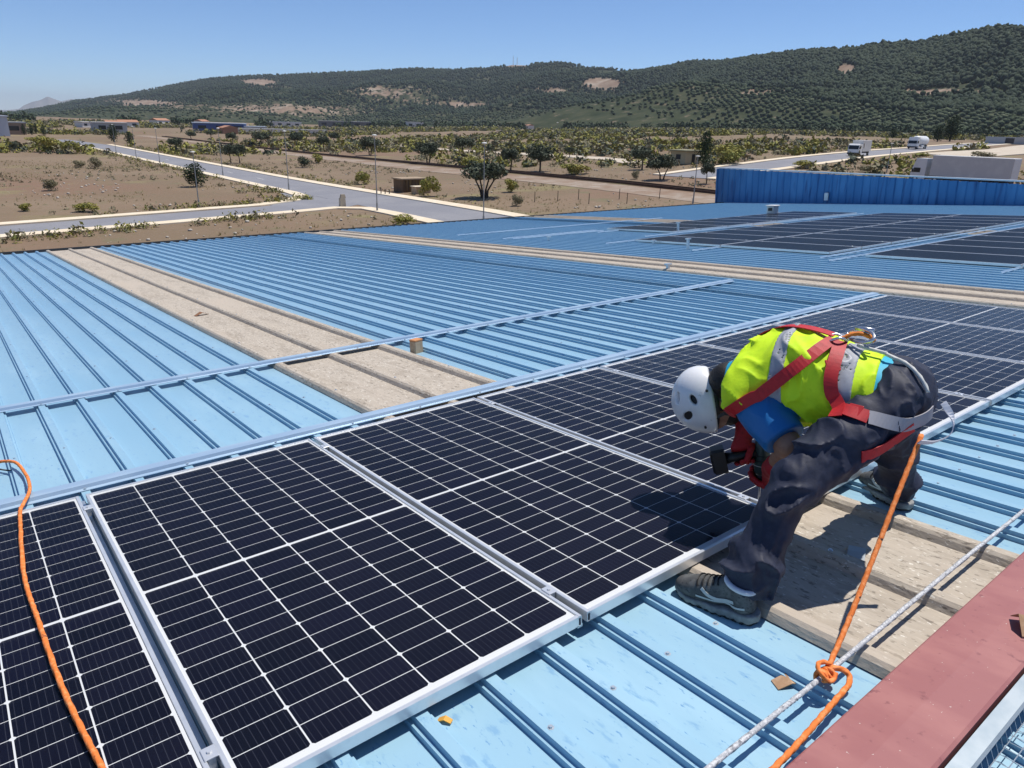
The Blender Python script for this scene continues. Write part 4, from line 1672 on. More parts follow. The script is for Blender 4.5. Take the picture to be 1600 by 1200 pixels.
M_helmet = mat('white_helmet', (.80, .80, .80), .28, coat=.3, var=[(6, 4, .55, .75, (.72, .72, .71)), (40, 3, .66, .74, (.60, .59, .57))])
M_black = mat('black_plastic', (.012, .012, .013), .45)
M_hair = mat('dark_hair', (.012, .009, .007), .6, bump=(160, .6, .004))
M_steel = mat('bright_steel', (.62, .62, .64), .28, .9)
M_shoe = mat('grey_trainer', (.085, .085, .080), .75, var=[(26, 3, .45, .62, (.13, .13, .12)), (90, 2, .55, .7, (.05, .05, .05))], bump=(150, .3, .002))
M_sole = mat('trainer_sole', (.22, .22, .21), .7, var=[(30, 3, .45, .65, (.30, .30, .29))])
M_sole_dk = mat('dark_outsole', (.018, .018, .02), .7)
M_sock = mat('pale_lining', (.62, .62, .66), .8)
M_pale = mat('pale_trim', (.55, .56, .52), .6)

PO = V3(2.2, -2.3, PAN)
person = empty('person', ROOF @ Matrix.Translation(Vector(PO)),
               'worker bending over a panel in white helmet, yellow vest, red harness and navy trousers', 'person')


def body(name, sdf, lo, hi, h, m, parent=person):
    v, f = surface(sdf, lo, hi, h)
    o = obj(name, np_mesh(name, v - PO, f, True), m, parent)
    return o


body('body', sd_skin, (1.80, -2.62, .12), (2.40, -1.62, .78), .0065, M_skin)
shirt = body('shirt', sd_shirt, (1.78, -2.62, .22), (2.42, -1.66, .80), .008, M_shirt)
vest = body('safety_vest', sd_vest, (1.80, -2.50, .32), (2.42, -1.80, .80), .0065, M_hivis)
trs = body('trousers', sd_trousers, (1.42, -2.72, -.06), (2.96, -2.08, .76), .006, M_navy)


def band(P, c, wdt, off=.0035):
    d = smax(sd_vest(P) - off, np.abs(s_plane(P, c, SPINE)) - wdt, .003)
    return smax(d, -(sd_vest(P) + .006), .002)


body('reflective_band', lambda P: band(P, CHEST + SPINE * .035, .026), (1.80, -2.35, .34), (2.42, -1.86, .80), .0055, M_reflect, vest)
body('reflective_band', lambda P: band(P, CHEST - SPINE * .185, .026), (1.80, -2.48, .34), (2.42, -2.05, .80), .0055, M_reflect, vest)
# shirt tail seen between vest and trousers, and collar at the neck
body('shirt_tail', lambda P: smax(smax(sd_torso(P) - .0165, -s_plane(P, PELV - SPINE * .02, SPINE), .006), s_plane(P, PELV + SPINE * .09, SPINE), .006),
     (1.90, -2.60, .36), (2.46, -2.22, .78), .008, M_collar, shirt)
body('collar', lambda P: smax(smax(s_cap(P, HC - H_UP * .05 - H_FW * .02, SHC + SPINE * .02, .070, .088), s_plane(P, SHC + SPINE * .115, SPINE), .006), -s_plane(P, SHC + SPINE * .02, SPINE), .006),
     (1.88, -2.05, .34), (2.24, -1.76, .70), .006, M_collar, shirt)

# helmet
hel = body('helmet', sd_helmet, (1.84, -1.97, .24), (2.24, -1.62, .60), .0048, M_helmet)
body('liner', sd_liner, (1.84, -1.97, .24), (2.24, -1.62, .60), .007, M_black, hel)


def hp(a, b, c):
    """point in head axes: up, forward, left"""
    return Vector(HC + H_UP * a + H_FW * b + H_LF * c - PO)


q = MB()
for s in (-1, 1):
    q.ribbon([hp(.01, .05, .094 * s), hp(-.03, .035, .088 * s), hp(-.075, .045, .070 * s), hp(-.10, .060, .03 * s), hp(-.105, .065, 0)], [Vector(H_LF * s)] * 5, .014, .002)
    q.ribbon([hp(.01, -.06, .092 * s), hp(-.03, -.01, .090 * s), hp(-.075, .045, .072 * s)], [Vector(H_LF * s)] * 3, .014, .002)
q.build('chin_strap', mat('dark_strap', (.05, .05, .055), .6), hel)
q = MB()
q.ribbon([hp(-.005, -.09, .075), hp(-.02, -.122, .04), hp(-.025, -.132, 0), hp(-.02, -.122, -.04), hp(-.005, -.09, -.075)], [Vector(-H_FW)] * 5, .034, .006)
q.build('rear_cradle', M_black, hel)
MB().bevbox(-.013, .013, -.011, .011, 0, .006, .002).build('adjuster', M_pale, hel, None, hp(-.028, -.136, .022))
hel.children[-1].rotation_mode = 'QUATERNION'
hel.children[-1].rotation_quaternion = Vector(-H_FW + .5 * H_LF).to_track_quat('Z', 'Y')
q = MB()
for p_ in ((.045, .085, .088), (.035, -.065, .1)):
    q.cyl(hp(*p_), hp(p_[0], p_[1], p_[2] + .012), .005, n=10)
q.build('rivets', M_black, hel)
body('hair', lambda P: smax(smax(s_ell(P, HC + H_UP * .018, (.124, .103, .082), AX_H), s_plane(P, HC + H_FW * .035, H_FW), .02), -s_plane(P, HC - H_UP * .07, H_UP), .02),
     (1.90, -1.97, .28), (2.20, -1.66, .56), .006, M_hair)
body('beard', lambda P: smax(s_ell(P, HC - H_UP * .062 + H_FW * .045, (.062, .060, .062), AX_H), -s_plane(P, HC + H_FW * .0, H_FW), .015),
     (1.95, -2.0, .26), (2.25, -1.74, .50), .006, M_hair)
for s in (-1, 1):
    e = MB().cyl(hp(.002, .0945, .032 * s), hp(.002, .0965, .032 * s), .006, .003, 10).build('eye', M_black, person)

body('neck_hair_shade', lambda P: s_cap(P, HC - H_UP * .040 - H_FW * .015, SHC + SPINE * .075, .066, .072) + wr(P, .004, 90),  # added dark form for hair, beard and shade between helmet and vest
     (1.90, -2.02, .30), (2.22, -1.72, .62), .006, M_hair)

# gloves
body('glove', sd_glove_r, (1.94, -2.10, .13), (2.22, -1.84, .42), .0042, M_glove)
body('glove', sd_glove_l, (1.96, -2.20, .06), (2.20, -1.92, .30), .0042, M_glove)

# harness


def sd_clothes(P):
    return np.minimum(np.minimum(sd_vest(P), sd_trousers(P)), sd_shirt(P))


har = bpy.data.objects.new('harness', None)
link(har, person)


def strap(name, pts, m, width=.044, off=.004, sdf=sd_clothes):
    FOLDS[0] = 0
    P, N = drape(sdf, pts, off + .011)
    FOLDS[0] = 1.0
    return MB().ribbon([p_ - Vector(PO) for p_ in P], N, width, .0035).build(name, m, har)


strap('shoulder_strap', [(2.09, -2.265, .72), (1.985, -2.24, .672), (1.936, -2.206, .63), (1.905, -2.154, .575), (1.885, -2.085, .515), (1.90, -1.99, .45)], M_red)
strap('shoulder_strap', [(2.12, -2.25, .725), (2.105, -2.17, .72), (2.105, -2.09, .71), (2.12, -2.01, .66), (2.14, -1.93, .60), (2.15, -1.89, .52)], M_red)
strap('side_strap', [(2.10, -2.285, .72), (2.02, -2.315, .68), (1.975, -2.33, .63), (1.955, -2.35, .58), (1.935, -2.385, .55), (1.90, -2.40, .52)], M_red)
strap('thigh_strap', [(1.925, -2.382, .565), (1.914, -2.44, .562), (1.924, -2.498, .551)], M_red, .046)
strap('thigh_strap', [(1.924, -2.498, .551), (1.97, -2.549, .528), (2.029, -2.59, .507), (2.09, -2.615, .515), (2.16, -2.625, .53)], M_greyweb, .046)
strap('leg_loop', [(2.06, -2.597, .49), (2.005, -2.571, .455), (1.95, -2.543, .43), (1.88, -2.51, .42)], M_red, .04)
for u_, v_, w_ in ((2.005, -2.318, .665), (1.925, -2.44, .562)):
    P, N = drape(sd_clothes, [(u_, v_, w_), (u_ - .004, v_ - .004, w_ - .012)], .008, 2)
    b_ = MB().bevbox(-.024, .024, -.021, .021, 0, .004, .0015).build('buckle', M_red, har, None, P[0] - Vector(PO))
    b_.rotation_mode = 'QUATERNION'
    b_.rotation_quaternion = N[0].to_track_quat('Z', 'Y')
# waist buckles catching the light near the lap
MB().bevbox(-.03, .03, -.008, .008, 0, .006, .002).build('buckle', M_steel, har, None, Vector((1.875, -2.37, .462)) - Vector(PO))
# dorsal plate, ring and carabiner
rc = Vector((2.10, -2.275, .735)) - Vector(PO)
ringp = [rc + Vector((.034 * math.cos(a), .034 * math.sin(a) * .9, .010 * math.sin(a * 2))) for a in np.linspace(0, 2 * math.pi, 25)]
MB().tube(ringp, .005, 8, caps=False).build('dorsal_ring', M_steel, har, smooth=True)
MB().bevbox(-.032, .032, -.028, .028, -.006, .004, .003).build('dorsal_plate', M_red, har, None, rc + Vector((-.01, .01, -.016)))
cb = rc + Vector((.05, -.055, .012))
cpts = [cb + Vector((.022 * math.cos(a) + .012 * math.sin(a), .052 * math.sin(a), .018 * math.cos(a))) for a in np.linspace(0, 2 * math.pi, 29)]
MB().tube(cpts, .0058, 8, caps=False).build('carabiner', M_steel, har, smooth=True)
MB().tube([cb + Vector((.022, -.035, .02)), cb + Vector((.024, .03, .02))], .008, 10).build('carabiner_gate', M_steel, har, smooth=True)
FOLDS[0] = 0
lp = drape(sd_clothes, [(2.135, -2.335, .735), (2.15, -2.40, .72), (2.155, -2.47, .70), (2.145, -2.54, .67), (2.135, -2.60, .61)], .016, 8)[0]
FOLDS[0] = 1.0
MB().tube([p_ - Vector(PO) for p_ in lp], .0065, 8, twist=60, lobes=3, amp=.15).build('lanyard', mat('white_lanyard', (.60, .60, .56), .8), har, smooth=True)
lp = spline([(2.12, -2.63, .58), (2.13, -2.66, .53), (2.115, -2.665, .485), (2.075, -2.635, .46), (2.03, -2.61, .465)], 6)
MB().ribbon([p_ - Vector(PO) for p_ in lp], [Vector((0, -.6, -.5))] * len(lp), .022, .003).build('strap_tail', M_sock, har)
lp = spline([(2.11, -2.285, .735), (2.14, -2.31, .752), (2.17, -2.34, .748), (2.185, -2.365, .728)], 6)
MB().tube([p_ - Vector(PO) for p_ in lp], .0075, 9, twist=55, lobes=3, amp=.16).build('orange_loop', mat('orange_cord', (.75, .22, .03), .8), har, smooth=True)

# shoes


def shoe(heel, toe, label):
    """trainer from heel point to toe point on the sheet, z up"""
    heel, toe = Vector(heel), Vector(toe)
    d = (toe - heel)
    L = d.length
    ang = math.atan2(d.y, d.x)
    s = bpy.data.objects.new('shoe', None)
    link(s, person)
    s.location = heel - Vector(PO)
    s.rotation_euler = (0, 0, ang)
    s.scale = (L / .30,) * 3
    A_ = lambda P: P * np.array([1, 1, 1])

    def outline(P, g_=0.0):
        Q = P * np.array([1, 1, 0])
        d_ = s_cap(Q, (.043, 0, 0), (.14, .003, 0), .040 + g_, .036 + g_)
        d_ = smin(d_, s_cap(Q, (.14, .003, 0), (.225, -.004, 0), .037 + g_, .047 + g_), .03)
        return smin(d_, s_cap(Q, (.225, -.004, 0), (.255, -.004, 0), .047 + g_, .040 + g_), .02)

    def sole(P):
        toe_up = .022 * np.clip((P[:, 0] - .22) / .08, 0, 1) ** 2
        z_ = P[:, 2] - toe_up
        top_ = .036 - .010 * np.clip((P[:, 0] - .05) / .2, 0, 1)
        d_ = smax(outline(P, .004), z_ - top_, .006)
        d_ = smax(d_, -(z_ - .008), .004)
        return d_ + .0012 * np.sin(P[:, 0] * 210) * (z_ < .02)

    def outsole(P):
        toe_up = .022 * np.clip((P[:, 0] - .22) / .08, 0, 1) ** 2
        z_ = P[:, 2] - toe_up
        return smax(smax(outline(P, .0015), z_ - .010, .003), -(z_ - .0), .003) + .0025 * (np.sin(P[:, 0] * 260) > .3)

    def upper(P):
        d_ = s_ell(P, (.235, -.003, .040), (.064, .046, .036))
        d_ = smin(d_, s_ell(P, (.17, 0, .055), (.08, .043, .047)), .03)
        d_ = smin(d_, s_cap(P, (.055, 0, .05), (.068, 0, .098), .040, .036), .03)
        d_ = smin(d_, s_cap(P, (.16, 0, .070), (.10, 0, .108), .030, .028), .02)
        d_ = smax(d_, -(P[:, 2] - .026), .004)
        d_ = smax(d_, P[:, 2] - (.125 - .25 * np.clip(.062 - P[:, 0], -.1, .0) * 0 - .06 * np.exp(-((P[:, 0] - .055) / .03) ** 2) * 0), .006)
        return d_ 
    for nm, fn, m in (('sole', sole, M_sole), ('outsole', outsole, M_sole_dk), ('upper', upper, M_shoe)):
        v, f = surface(fn, (-.02, -.07, -.012), (.32, .07, .15), .0042)
        obj(nm, np_mesh(nm, v, f, True), m, s)
    cp = [(.068 + .046 * math.cos(a), .038 * math.sin(a), .118 + .010 * math.cos(a)) for a in np.linspace(0, 2 * math.pi, 21)]
    MB().tube(cp, .009, 8, caps=False).build('collar_lining', M_sock, s, smooth=True)
    for sd in (-1, 1):
        P, N = drape(upper, [(.075, .05 * sd, .066), (.115, .05 * sd, .056), (.155, .05 * sd, .062), (.185, .045 * sd, .078)], .0015, 5)
        MB().ribbon(P, N, .011, .0015).build('side_stripe', M_pale, s)
        P, N = drape(upper, [(.03, .045 * sd, .058), (.08, .05 * sd, .050), (.13, .05 * sd, .046), (.20, .05 * sd, .046)], .0012, 4)
        MB().ribbon(P, N, .006, .0012).build('side_stripe', M_pale, s)
    q_ = MB()
    for k in range(5):
        x_ = .135 + .017 * k
        P, N = drape(upper, [(x_ - .004, -.026, .10 - .008 * k), (x_ + .003, 0, .115 - .008 * k), (x_ - .004, .026, .10 - .008 * k)], .003, 4)
        q_.tube(P, .0026, 6)
    q_.build('laces', M_black, s)
    return s


shoe((1.523, -2.410, PAN + .004), (1.475, -2.115, PAN + .004), 'left')
shoe((2.665, -2.365, PAN + .008), (2.80, -2.098, PAN + .008), 'right')

# ------------------------------------------------------------------ cordless drill in his hands
M_drill = mat('dark_green_drill', (.035, .065, .058), .42, var=[(60, 2, .5, .7, (.035, .06, .055))])
DO = Vector(DT)
drill = empty('cordless_drill', ROOF @ Matrix.Translation(DO), 'dark cordless drill pressed down on the panel clamp between the worker\'s gloves', 'drill')
ax_ = (Vector(DTOP) - DO)
al = lambda t_: ax_ * t_
MB().tube([al(.46), al(.50), al(.58), al(.80), al(.90), al(1.0), al(1.02)], [.020, .026, .029, .031, .030, .028, .018], 18).build('motor_body', M_drill, drill, smooth=True)
MB().tube([al(.28), al(.31), al(.42), al(.46)], [.011, .018, .021, .020], 16).build('chuck', M_black, drill, smooth=True)
MB().tube([al(-.035), al(.04), al(.29)], [.0035, .0042, .0042], 8).build('drill_bit', M_steel, drill)
h0, h1 = Vector(DH0) - DO, Vector(DH1) - DO
MB().tube([h0, h0 + (h1 - h0) * .25, h0 + (h1 - h0) * .6, h0 + (h1 - h0) * .85], [.022, .019, .020, .024], 14).build('handle', M_black, drill, smooth=True)
bq = MB().bevbox(-.052, .052, -.034, .034, 0, .058, .008)
b_ = bq.build('battery', M_black, drill, None, h0 + (h1 - h0) * .84)
b_.rotation_mode = 'QUATERNION'
b_.rotation_quaternion = (h1 - h0).to_track_quat('Z', 'X')
for k in range(3):
    r_ = .0315
    MB().tube([al(.62 + k * .08) + Vector((r_ * math.cos(a), r_ * math.sin(a), 0)) for a in np.linspace(0, 2 * math.pi, 20)], .0016, 5, caps=False).build('vent_ring', M_pale if k == 0 else M_black, drill)

# ------------------------------------------------------------------ ropes
M_orange = mat('orange_rope', (.80, .205, .035), .8, coords='pos', var=[((60, 60, 60), 2, .45, .65, (.92, .32, .10)), ((24, 24, 24), 2, .66, .72, (.05, .02, .015))], bump=(300, .6, .002))
M_braid = mat('grey_braided_rope', (.42, .43, .45), .7, var=[(140, 2, .42, .6, (.66, .67, .68)), (60, 2, .55, .7, (.20, .21, .23))], bump=(300, .7, .002))


def rope(name, pts, r_, m, label, k=14, parent=None, lob=3, tw=48):
    o_ = Vector(pts[0])
    P = spline(pts, k)
    mw = ROOF @ Matrix.Translation(o_)
    me_ = MB().tube([p_ - o_ for p_ in P], r_, 12, twist=tw, lobes=lob, amp=.17).mesh(name, True)
    ob = obj(name, me_, m, parent, None if parent else mw)
    if parent is None:
        tag(ob, label, 'rope')
    return ob


Kn = Vector((1.375, -2.707, -.022))
OR0 = Vector((2.07, -2.60, .475))
orp = rope('orange_rope', [(2.07, -2.60, .475), (1.92, -2.618, .345), (1.73, -2.645, .185), (1.55, -2.675, .06), (1.41, -2.70, -.006), (1.375, -2.707, -.006)],
           .0074, M_orange, 'taut orange rope running from the worker\'s harness down to the knot')
# knot round the cable
kq = MB()
coil = []
for a in np.linspace(-.6, 5.4 * math.pi, 64):
    rr_ = .0155 + .0025 * math.sin(a * .7 + .5)
    coil.append(Vector((-.026 + .0098 * a / math.pi + .004 * math.sin(a * 1.3), rr_ * math.cos(a), rr_ * math.sin(a) + .002 * math.sin(a * .5))))
kq.tube(coil, .0072, 10, twist=56, lobes=3, amp=.16)
kq.tube(spline([(.034, .0, .022), (.016, .018, .030), (-.012, .020, .029), (-.034, -.004, .024), (-.030, -.026, .008), (-.004, -.031, .002), (.022, -.024, .010)], 8), .0072, 10, twist=56, lobes=3, amp=.16)
kn = kq.build('knot', M_orange, orp, None, Kn - OR0 + Vector((0, 0, .004)), smooth=True)
kn.scale = (.82, .86, .86)
loop = spline([Kn + Vector((.02, .0, .018)), Kn + Vector((.045, -.02, .012)), Kn + Vector((.050, -.043, .002)), Kn + Vector((.015, -.058, -.002)), (1.32, -2.772, -.024), (1.22, -2.782, -.022),
               (1.12, -2.790, -.024), (1.02, -2.797, -.022), (.92, -2.797, -.024), (.78, -2.79, -.022), (.58, -2.775, -.022), (.35, -2.75, -.024)], 12)
MB().tube([p_ - Vector((2.07, -2.60, .475)) for p_ in loop], .0074, 12, twist=48, lobes=3, amp=.17).build('rope_tail', M_orange, orp, smooth=True)
cab = [(-3.2, -2.69, -.024), (-1, -2.70, -.024), (.886, -2.702, -.022), (1.375, -2.707, -.018), (2.2, -2.704, -.014), (2.9, -2.702, -.018), (5.0, -2.70, -.022), (9, -2.70, -.024), (14, -2.70, -.024)]
rope('grey_lifeline', cab, .0068, M_braid, 'grey braided lifeline lying along the ridge, passing through the orange knot', 40, lob=6, tw=70)
lr = [(-.36, .90, PAN + .05), (-.276, .84, PAN + .06), (-.215, .72, -.012), (-.190, .52, -.018), (-.189, .34, -.008), (-.200, .21, -.004), (-.232, .05, .008), (-.250, -.03, .011), (-.262, -.19, .011), (-.289, -.675, .011),
      (-.281, -1.028, .011), (-.264, -1.459, .011), (-.231, -1.825, .011), (-.20, -2.06, .012), (-.19, -2.13, -.008), (-.17, -2.3, -.022), (-.15, -2.5, -.022), (-.1, -2.62, -.022)]
lrope = rope('orange_rope', lr, .0074, M_orange, 'slack orange rope lying over the leftmost solar panel')
MB().tube(spline([Vector((-.40, .90, -.01)) - Vector(lr[0]), Vector((-.30, .80, -.045)) - Vector(lr[0]), Vector((-.24, .77, -.065)) - Vector(lr[0]), Vector((-.20, .74, -.06)) - Vector(lr[0])], 6), .004, 8).build('black_cord', M_black, lrope)

# ------------------------------------------------------------------ scraps and small fittings on the roof
M_card = mat('brown_cardboard', (.42, .25, .14), .9, var=[(30, 3, .45, .65, (.52, .34, .21))])


def scrap(u, v, w, sx, sy, rz, fold, m, name, label):
    q_ = MB()
    q_.add([(-sx, -sy, 0), (0, -sy, fold), (sx, -sy, .004), (sx, sy, .004), (0, sy, fold * 1.2), (-sx, sy, 0),
            (-sx, -sy, .003), (0, -sy, fold + .003), (sx, -sy, .007), (sx, sy, .007), (0, sy, fold * 1.2 + .003), (-sx, sy, .003)],
           [[0, 5, 4, 1], [1, 4, 3, 2], [6, 7, 10, 11], [7, 8, 9, 10], [0, 1, 7, 6], [1, 2, 8, 7], [2, 3, 9, 8], [3, 4, 10, 9], [4, 5, 11, 10], [5, 0, 6, 11]])
    o = q_.build(name, m, None, ROOF @ Matrix.Translation((u, -v, w)) @ Matrix.Rotation(rz, 4, 'Z'))
    return tag(o, label, 'debris')


scrap(1.345, 2.623, PAN + .004, .042, .020, -.5, .014, M_card, 'cardboard_scrap', 'folded brown cardboard scrap lying beside the orange knot')
scrap(.519, 2.124, PAN + .004, .020, .008, -1.0, .010, mat('orange_plug', (.72, .36, .06), .7), 'plastic_plug', 'small orange plug lying on the blue roof before the near panel')
scrap(1.985, 2.99, PAN + .088, .05, .03, .6, .035, M_card, 'cardboard_scrap', 'tan cardboard scrap on the maroon ridge cap at the right edge')
scrap(1.816, -4.846, PAN + .010, .075, .028, .2, .03, mat('rust_brown', (.25, .12, .06), .8), 'metal_scrap', 'small rust brown offcut on the beige skylight strip')
scrap(2.16, 2.40, PAN + .012, .05, .03, .4, .008, mat('grey_flake', (.36, .40, .42), .7), 'grey_flake', 'thin grey flake on the skylight strip by the worker\'s shadow')
o = empty('brick', ROOF @ Matrix.Translation((2.655, 1.60, PAN + .001)) @ Matrix.Rotation(.25, 4, 'Z'), 'small tan block with orange top standing by the skylight strip', 'block')
MB().bevbox(-.045, .045, -.035, .035, 0, .105, .004).build('block_body', mat('tan_block', (.50, .37, .24), .9, var=[(30, 3, .45, .65, (.42, .30, .19))]), o)
MB().bevbox(-.046, .046, -.036, .036, .105, .118, .003).build('block_top', mat('orange_clay', (.58, .26, .11), .9), o)
o = empty('roof_vent', ROOF @ Matrix.Translation((20.3, 9.55, PAN + .05)), 'little white vent box standing among the far solar panels', 'vent')
MB().bevbox(-.13, .13, -.13, .13, 0, .26, .012).build('vent_box', mat('vent_white', (.75, .72, .66), .7), o)
MB().box(-.136, -.06, -.07, .07, .12, .21).build('opening', M_black, o)
MB().bevbox(-.16, .16, -.16, .16, .26, .29, .01).build('vent_cap', mat('vent_cap', (.78, .77, .74), .6), o)
o = empty('wall_lamp', ROOF @ Matrix.Translation((27.95, 12.0, PAN + .16)), 'small white lamp fixed on the dark blue parapet', 'lamp')
MB().bevbox(-.10, -.02, -.08, .08, 0, .30, .02).build('lamp_housing', mat('lamp_white', (.78, .78, .76), .5), o)
MB().box(-.04, .05, -.05, .05, .1, .3).build('bracket', M_black, o)
for i, (u, v, h_) in enumerate([(10.4, -4.95, .18), (13.3, -7.55, .22), (12.2, .35, .2), (8.0, -3.4, .06), (10.9, -6.2, .05), (10.2, -8.6, .06)]):
    o = MB().box(-.02, .02, -.02, .02, 0, h_).box(-.05, .05, -.03, .03, h_, h_ + .02).build('roof_bracket', M_galv, None, ROOF @ Matrix.Translation((u, -v, PAN + .04)))
    tag(o, ['upright bracket left of the far middle block', 'upright bracket at the corner of the far left block', 'upright bracket near the far right block', 'low bracket just before the second skylight strip',
            'low bracket behind the second skylight strip', 'low bracket on the open roof beyond the second skylight strip'][i], 'bracket', 'brackets on the far roof')

# ------------------------------------------------------------------ street lamps
M_pole = mat('grey_lamp_post', (.30, .31, .31), .5, .3)
M_lampw = mat('lamp_head_white', (.78, .78, .75), .4)


def lamp_meshes():
    a = MB().tube([(0, 0, 0), (0, 0, .12), (0, 0, .121), (0, 0, 1.0)], [.085, .085, .065, .038], 10).mesh('lamp_post')
    a.materials.append(M_pole)
    return a


LP = MB().tube([(0, 0, 0), (0, 0, .9), (0, 0, .91), (0, 0, 7.55)], [.11, .10, .065, .04], 10).mesh('lamp_post')
LP.materials.append(M_pole)
LH = MB().tube([(0, 0, 7.52), (0, 0, 7.58), (0, 0, 7.63), (0, 0, 7.68), (0, 0, 7.71)], [.07, .24, .29, .22, .05], 16).mesh('lamp_head', True)
LH.materials.append(M_lampw)
for x, y, h, lab in [(24.1, 86.8, 6.2, 'slightly leaning lamp post in front of the round bush in the dry field'),
                     (41.0, 132.0, 8.2, 'lamp post on the field side of the straight road above the round bush'),
                     (39.6, 169.9, 7.4, 'third lamp post up the straight road, a thin pole'), (39.4, 190.9, 7.4, 'fourth lamp post up the straight road'),
                     (40.0, 216.6, 7.4, 'farthest lamp post at the top of the straight road'), (41.0, 101.8, 8.4, 'lamp post at the corner of the road junction'),
                     (39.6, 72.1, 8.5, 'tall lamp post beside the stone pillar left of the brown cabin'), (43.0, 56.0, 8.1, 'tall lamp post rising behind the roof edge by the big olive'),
                     (71.9, 52.7, 5.6, 'lamp post with white round head left of the blue wall'), (140.2, 155.0, 7.7, 'thin far pole behind the dense olive'),
                     (129.0, 57.0, 4.9, 'thin pole above the blue wall before the lorries'), (330, 520, 9.5, 'far lamp post on the highway')]:
    o = empty('street_lamp', Matrix.Translation((x, y, ground_z(x, y))) @ Matrix.Diagonal((1, 1, h / 7.8, 1)), lab, 'street lamp', 'street lamps')
    obj('post', LP, None, o)
    obj('lamp_head', LH, None, o)

# ------------------------------------------------------------------ cabin, bollards, pillar, hut, fence posts
M_brown = mat('brown_boards', (.16, .10, .055), .9, var=[((3, 3, .4), 3, .4, .7, (.10, .065, .035))])
M_beige = mat('beige_render', (.55, .40, .25), .9, var=[(2, 3, .4, .7, (.48, .34, .20))])
o = empty('utility_cabin', Matrix.Translation((54.6, 90.3, 0)), 'brown boarded utility cabin with flat roof beside the pavement', 'cabin')
MB().box(-1.9, 1.9, -1.3, 1.3, 0, 2.15).build('wall', M_brown, o)
MB().box(-2.1, 2.1, -1.5, 1.5, 2.15, 2.32).build('roof', mat('cabin_roof', (.36, .27, .18), .9), o)
for k in range(7):
    MB().box(-1.84 + k * .52, -1.84 + k * .52 + .30, -1.36, -1.302, .1, 2.05).build('board', mat('board_%d' % k, (.13 + .03 * (k % 3), .085 + .02 * (k % 3), .045), .9), o)
MB().box(1.905, 1.95, -.5, .5, .05, 2.0).build('door', M_beige, o)
o = empty('meter_box', Matrix.Translation((54.3, 86.6, 0)), 'low beige meter box standing right of the brown cabin', 'box')
MB().bevbox(-1.2, 1.2, -.7, .7, 0, 1.35, .04).build('housing', M_beige, o)
MB().box(-1.3, 1.3, -.8, .8, 1.35, 1.45).build('lid', M_pave, o)
for k in range(3):
    MB().box(-1.0 + k * .72, -.40 + k * .72, -.73, -.702, .2, 1.15).build('hatch', mat('hatch_%d' % k, (.46, .33, .2), .8), o)
for k in range(4):
    x, y = 48.8 + .35 * k, 89.4 - .55 * k
    o = MB().tube([(0, 0, 0), (0, 0, .85), (0, 0, .92)], [.07, .07, .03], 10).build('bollard', mat('bollard_dark', (.05, .05, .055), .6) if k == 0 else bpy.data.materials['bollard_dark'], None, Matrix.Translation((x, y, .14)))
    tag(o, 'dark bollard on the pavement before the brown cabin, %s from the left' % ORD[k], 'bollard', 'bollards by the cabin')
o = empty('stone_pillar', Matrix.Translation((38.2, 78.2, 0)), 'short grey stone pillar at the near corner of the junction', 'pillar')
MB().box(-.35, .35, -.25, .25, 0, 1.15, (.03, .03)).build('shaft', mat('pillar_stone', (.42, .38, .31), .9), o)
MB().box(-.25, .42, -.18, .18, 1.15, 1.6, (.1, .05)).build('cap', mat('pillar_cap', (.38, .33, .26), .9), o)
gz = ground_z(116.7, 90.5)
o = empty('field_hut', Matrix.Translation((116.7, 90.5, gz)), 'little beige hut with a flat roof among olive trees', 'hut')
MB().box(-2.2, 2.2, -1.8, 1.8, 0, 2.4).build('wall', mat('hut_wall', (.55, .47, .30), .9), o)
MB().box(-2.9, 2.9, -2.3, 2.3, 2.4, 2.62).build('roof', mat('hut_roof', (.30, .28, .17), .9), o)
MB().box(-.3, .6, -1.85, -1.802, 0, 1.9).build('door', M_black, o)
MB().box(-2.25, -2.202, -.6, .5, .9, 1.8).build('window', M_black, o)
for k, (x, y) in enumerate([(58.9, 67.0), (61.5, 65.6), (64.5, 65.0), (68.3, 61.5), (72.5, 58.5), (75.2, 55.2), (76.8, 52.4), (62.5, 61), (66, 58)]):
    o = MB().tube([(0, 0, 0), (.02, .01, 1.3)], [.05, .04], 6).build('fence_post', M_bark, None, Matrix.Translation((x, y, ground_z(x, y))))
    tag(o, 'thin wooden stake in the dry earth before the railway, %s from the left' % ORD[k], 'post', 'stakes before the railway')

# ------------------------------------------------------------------ lorries
M_lwhite = mat('lorry_white', (.76, .76, .75), .4, var=[(1.2, 3, .5, .7, (.68, .68, .66))])
M_lgrey = mat('trailer_grey', (.58, .57, .56), .55, var=[(.8, 3, .45, .7, (.64, .63, .61))])
M_tyre = mat('tyre_rubber', (.02, .02, .02), .9)
M_win = mat('dark_window', (.02, .025, .03), .1)
M_chas = mat('dark_chassis', (.04, .04, .045), .7)


def wheel(parent, x, y, r_):
    w_ = bpy.data.objects.new('wheel', None)
    link(w_, parent)
    w_.location = (x, y, r_)
    MB().tube([(0, -.16, 0), (0, -.13, 0), (0, .13, 0), (0, .16, 0)], [r_ * .8, r_, r_, r_ * .8], 18).build('tyre', M_tyre, w_)
    MB().tube([(0, -.17, 0), (0, .17, 0)], r_ * .52, 14).build('rim', M_galv, w_)


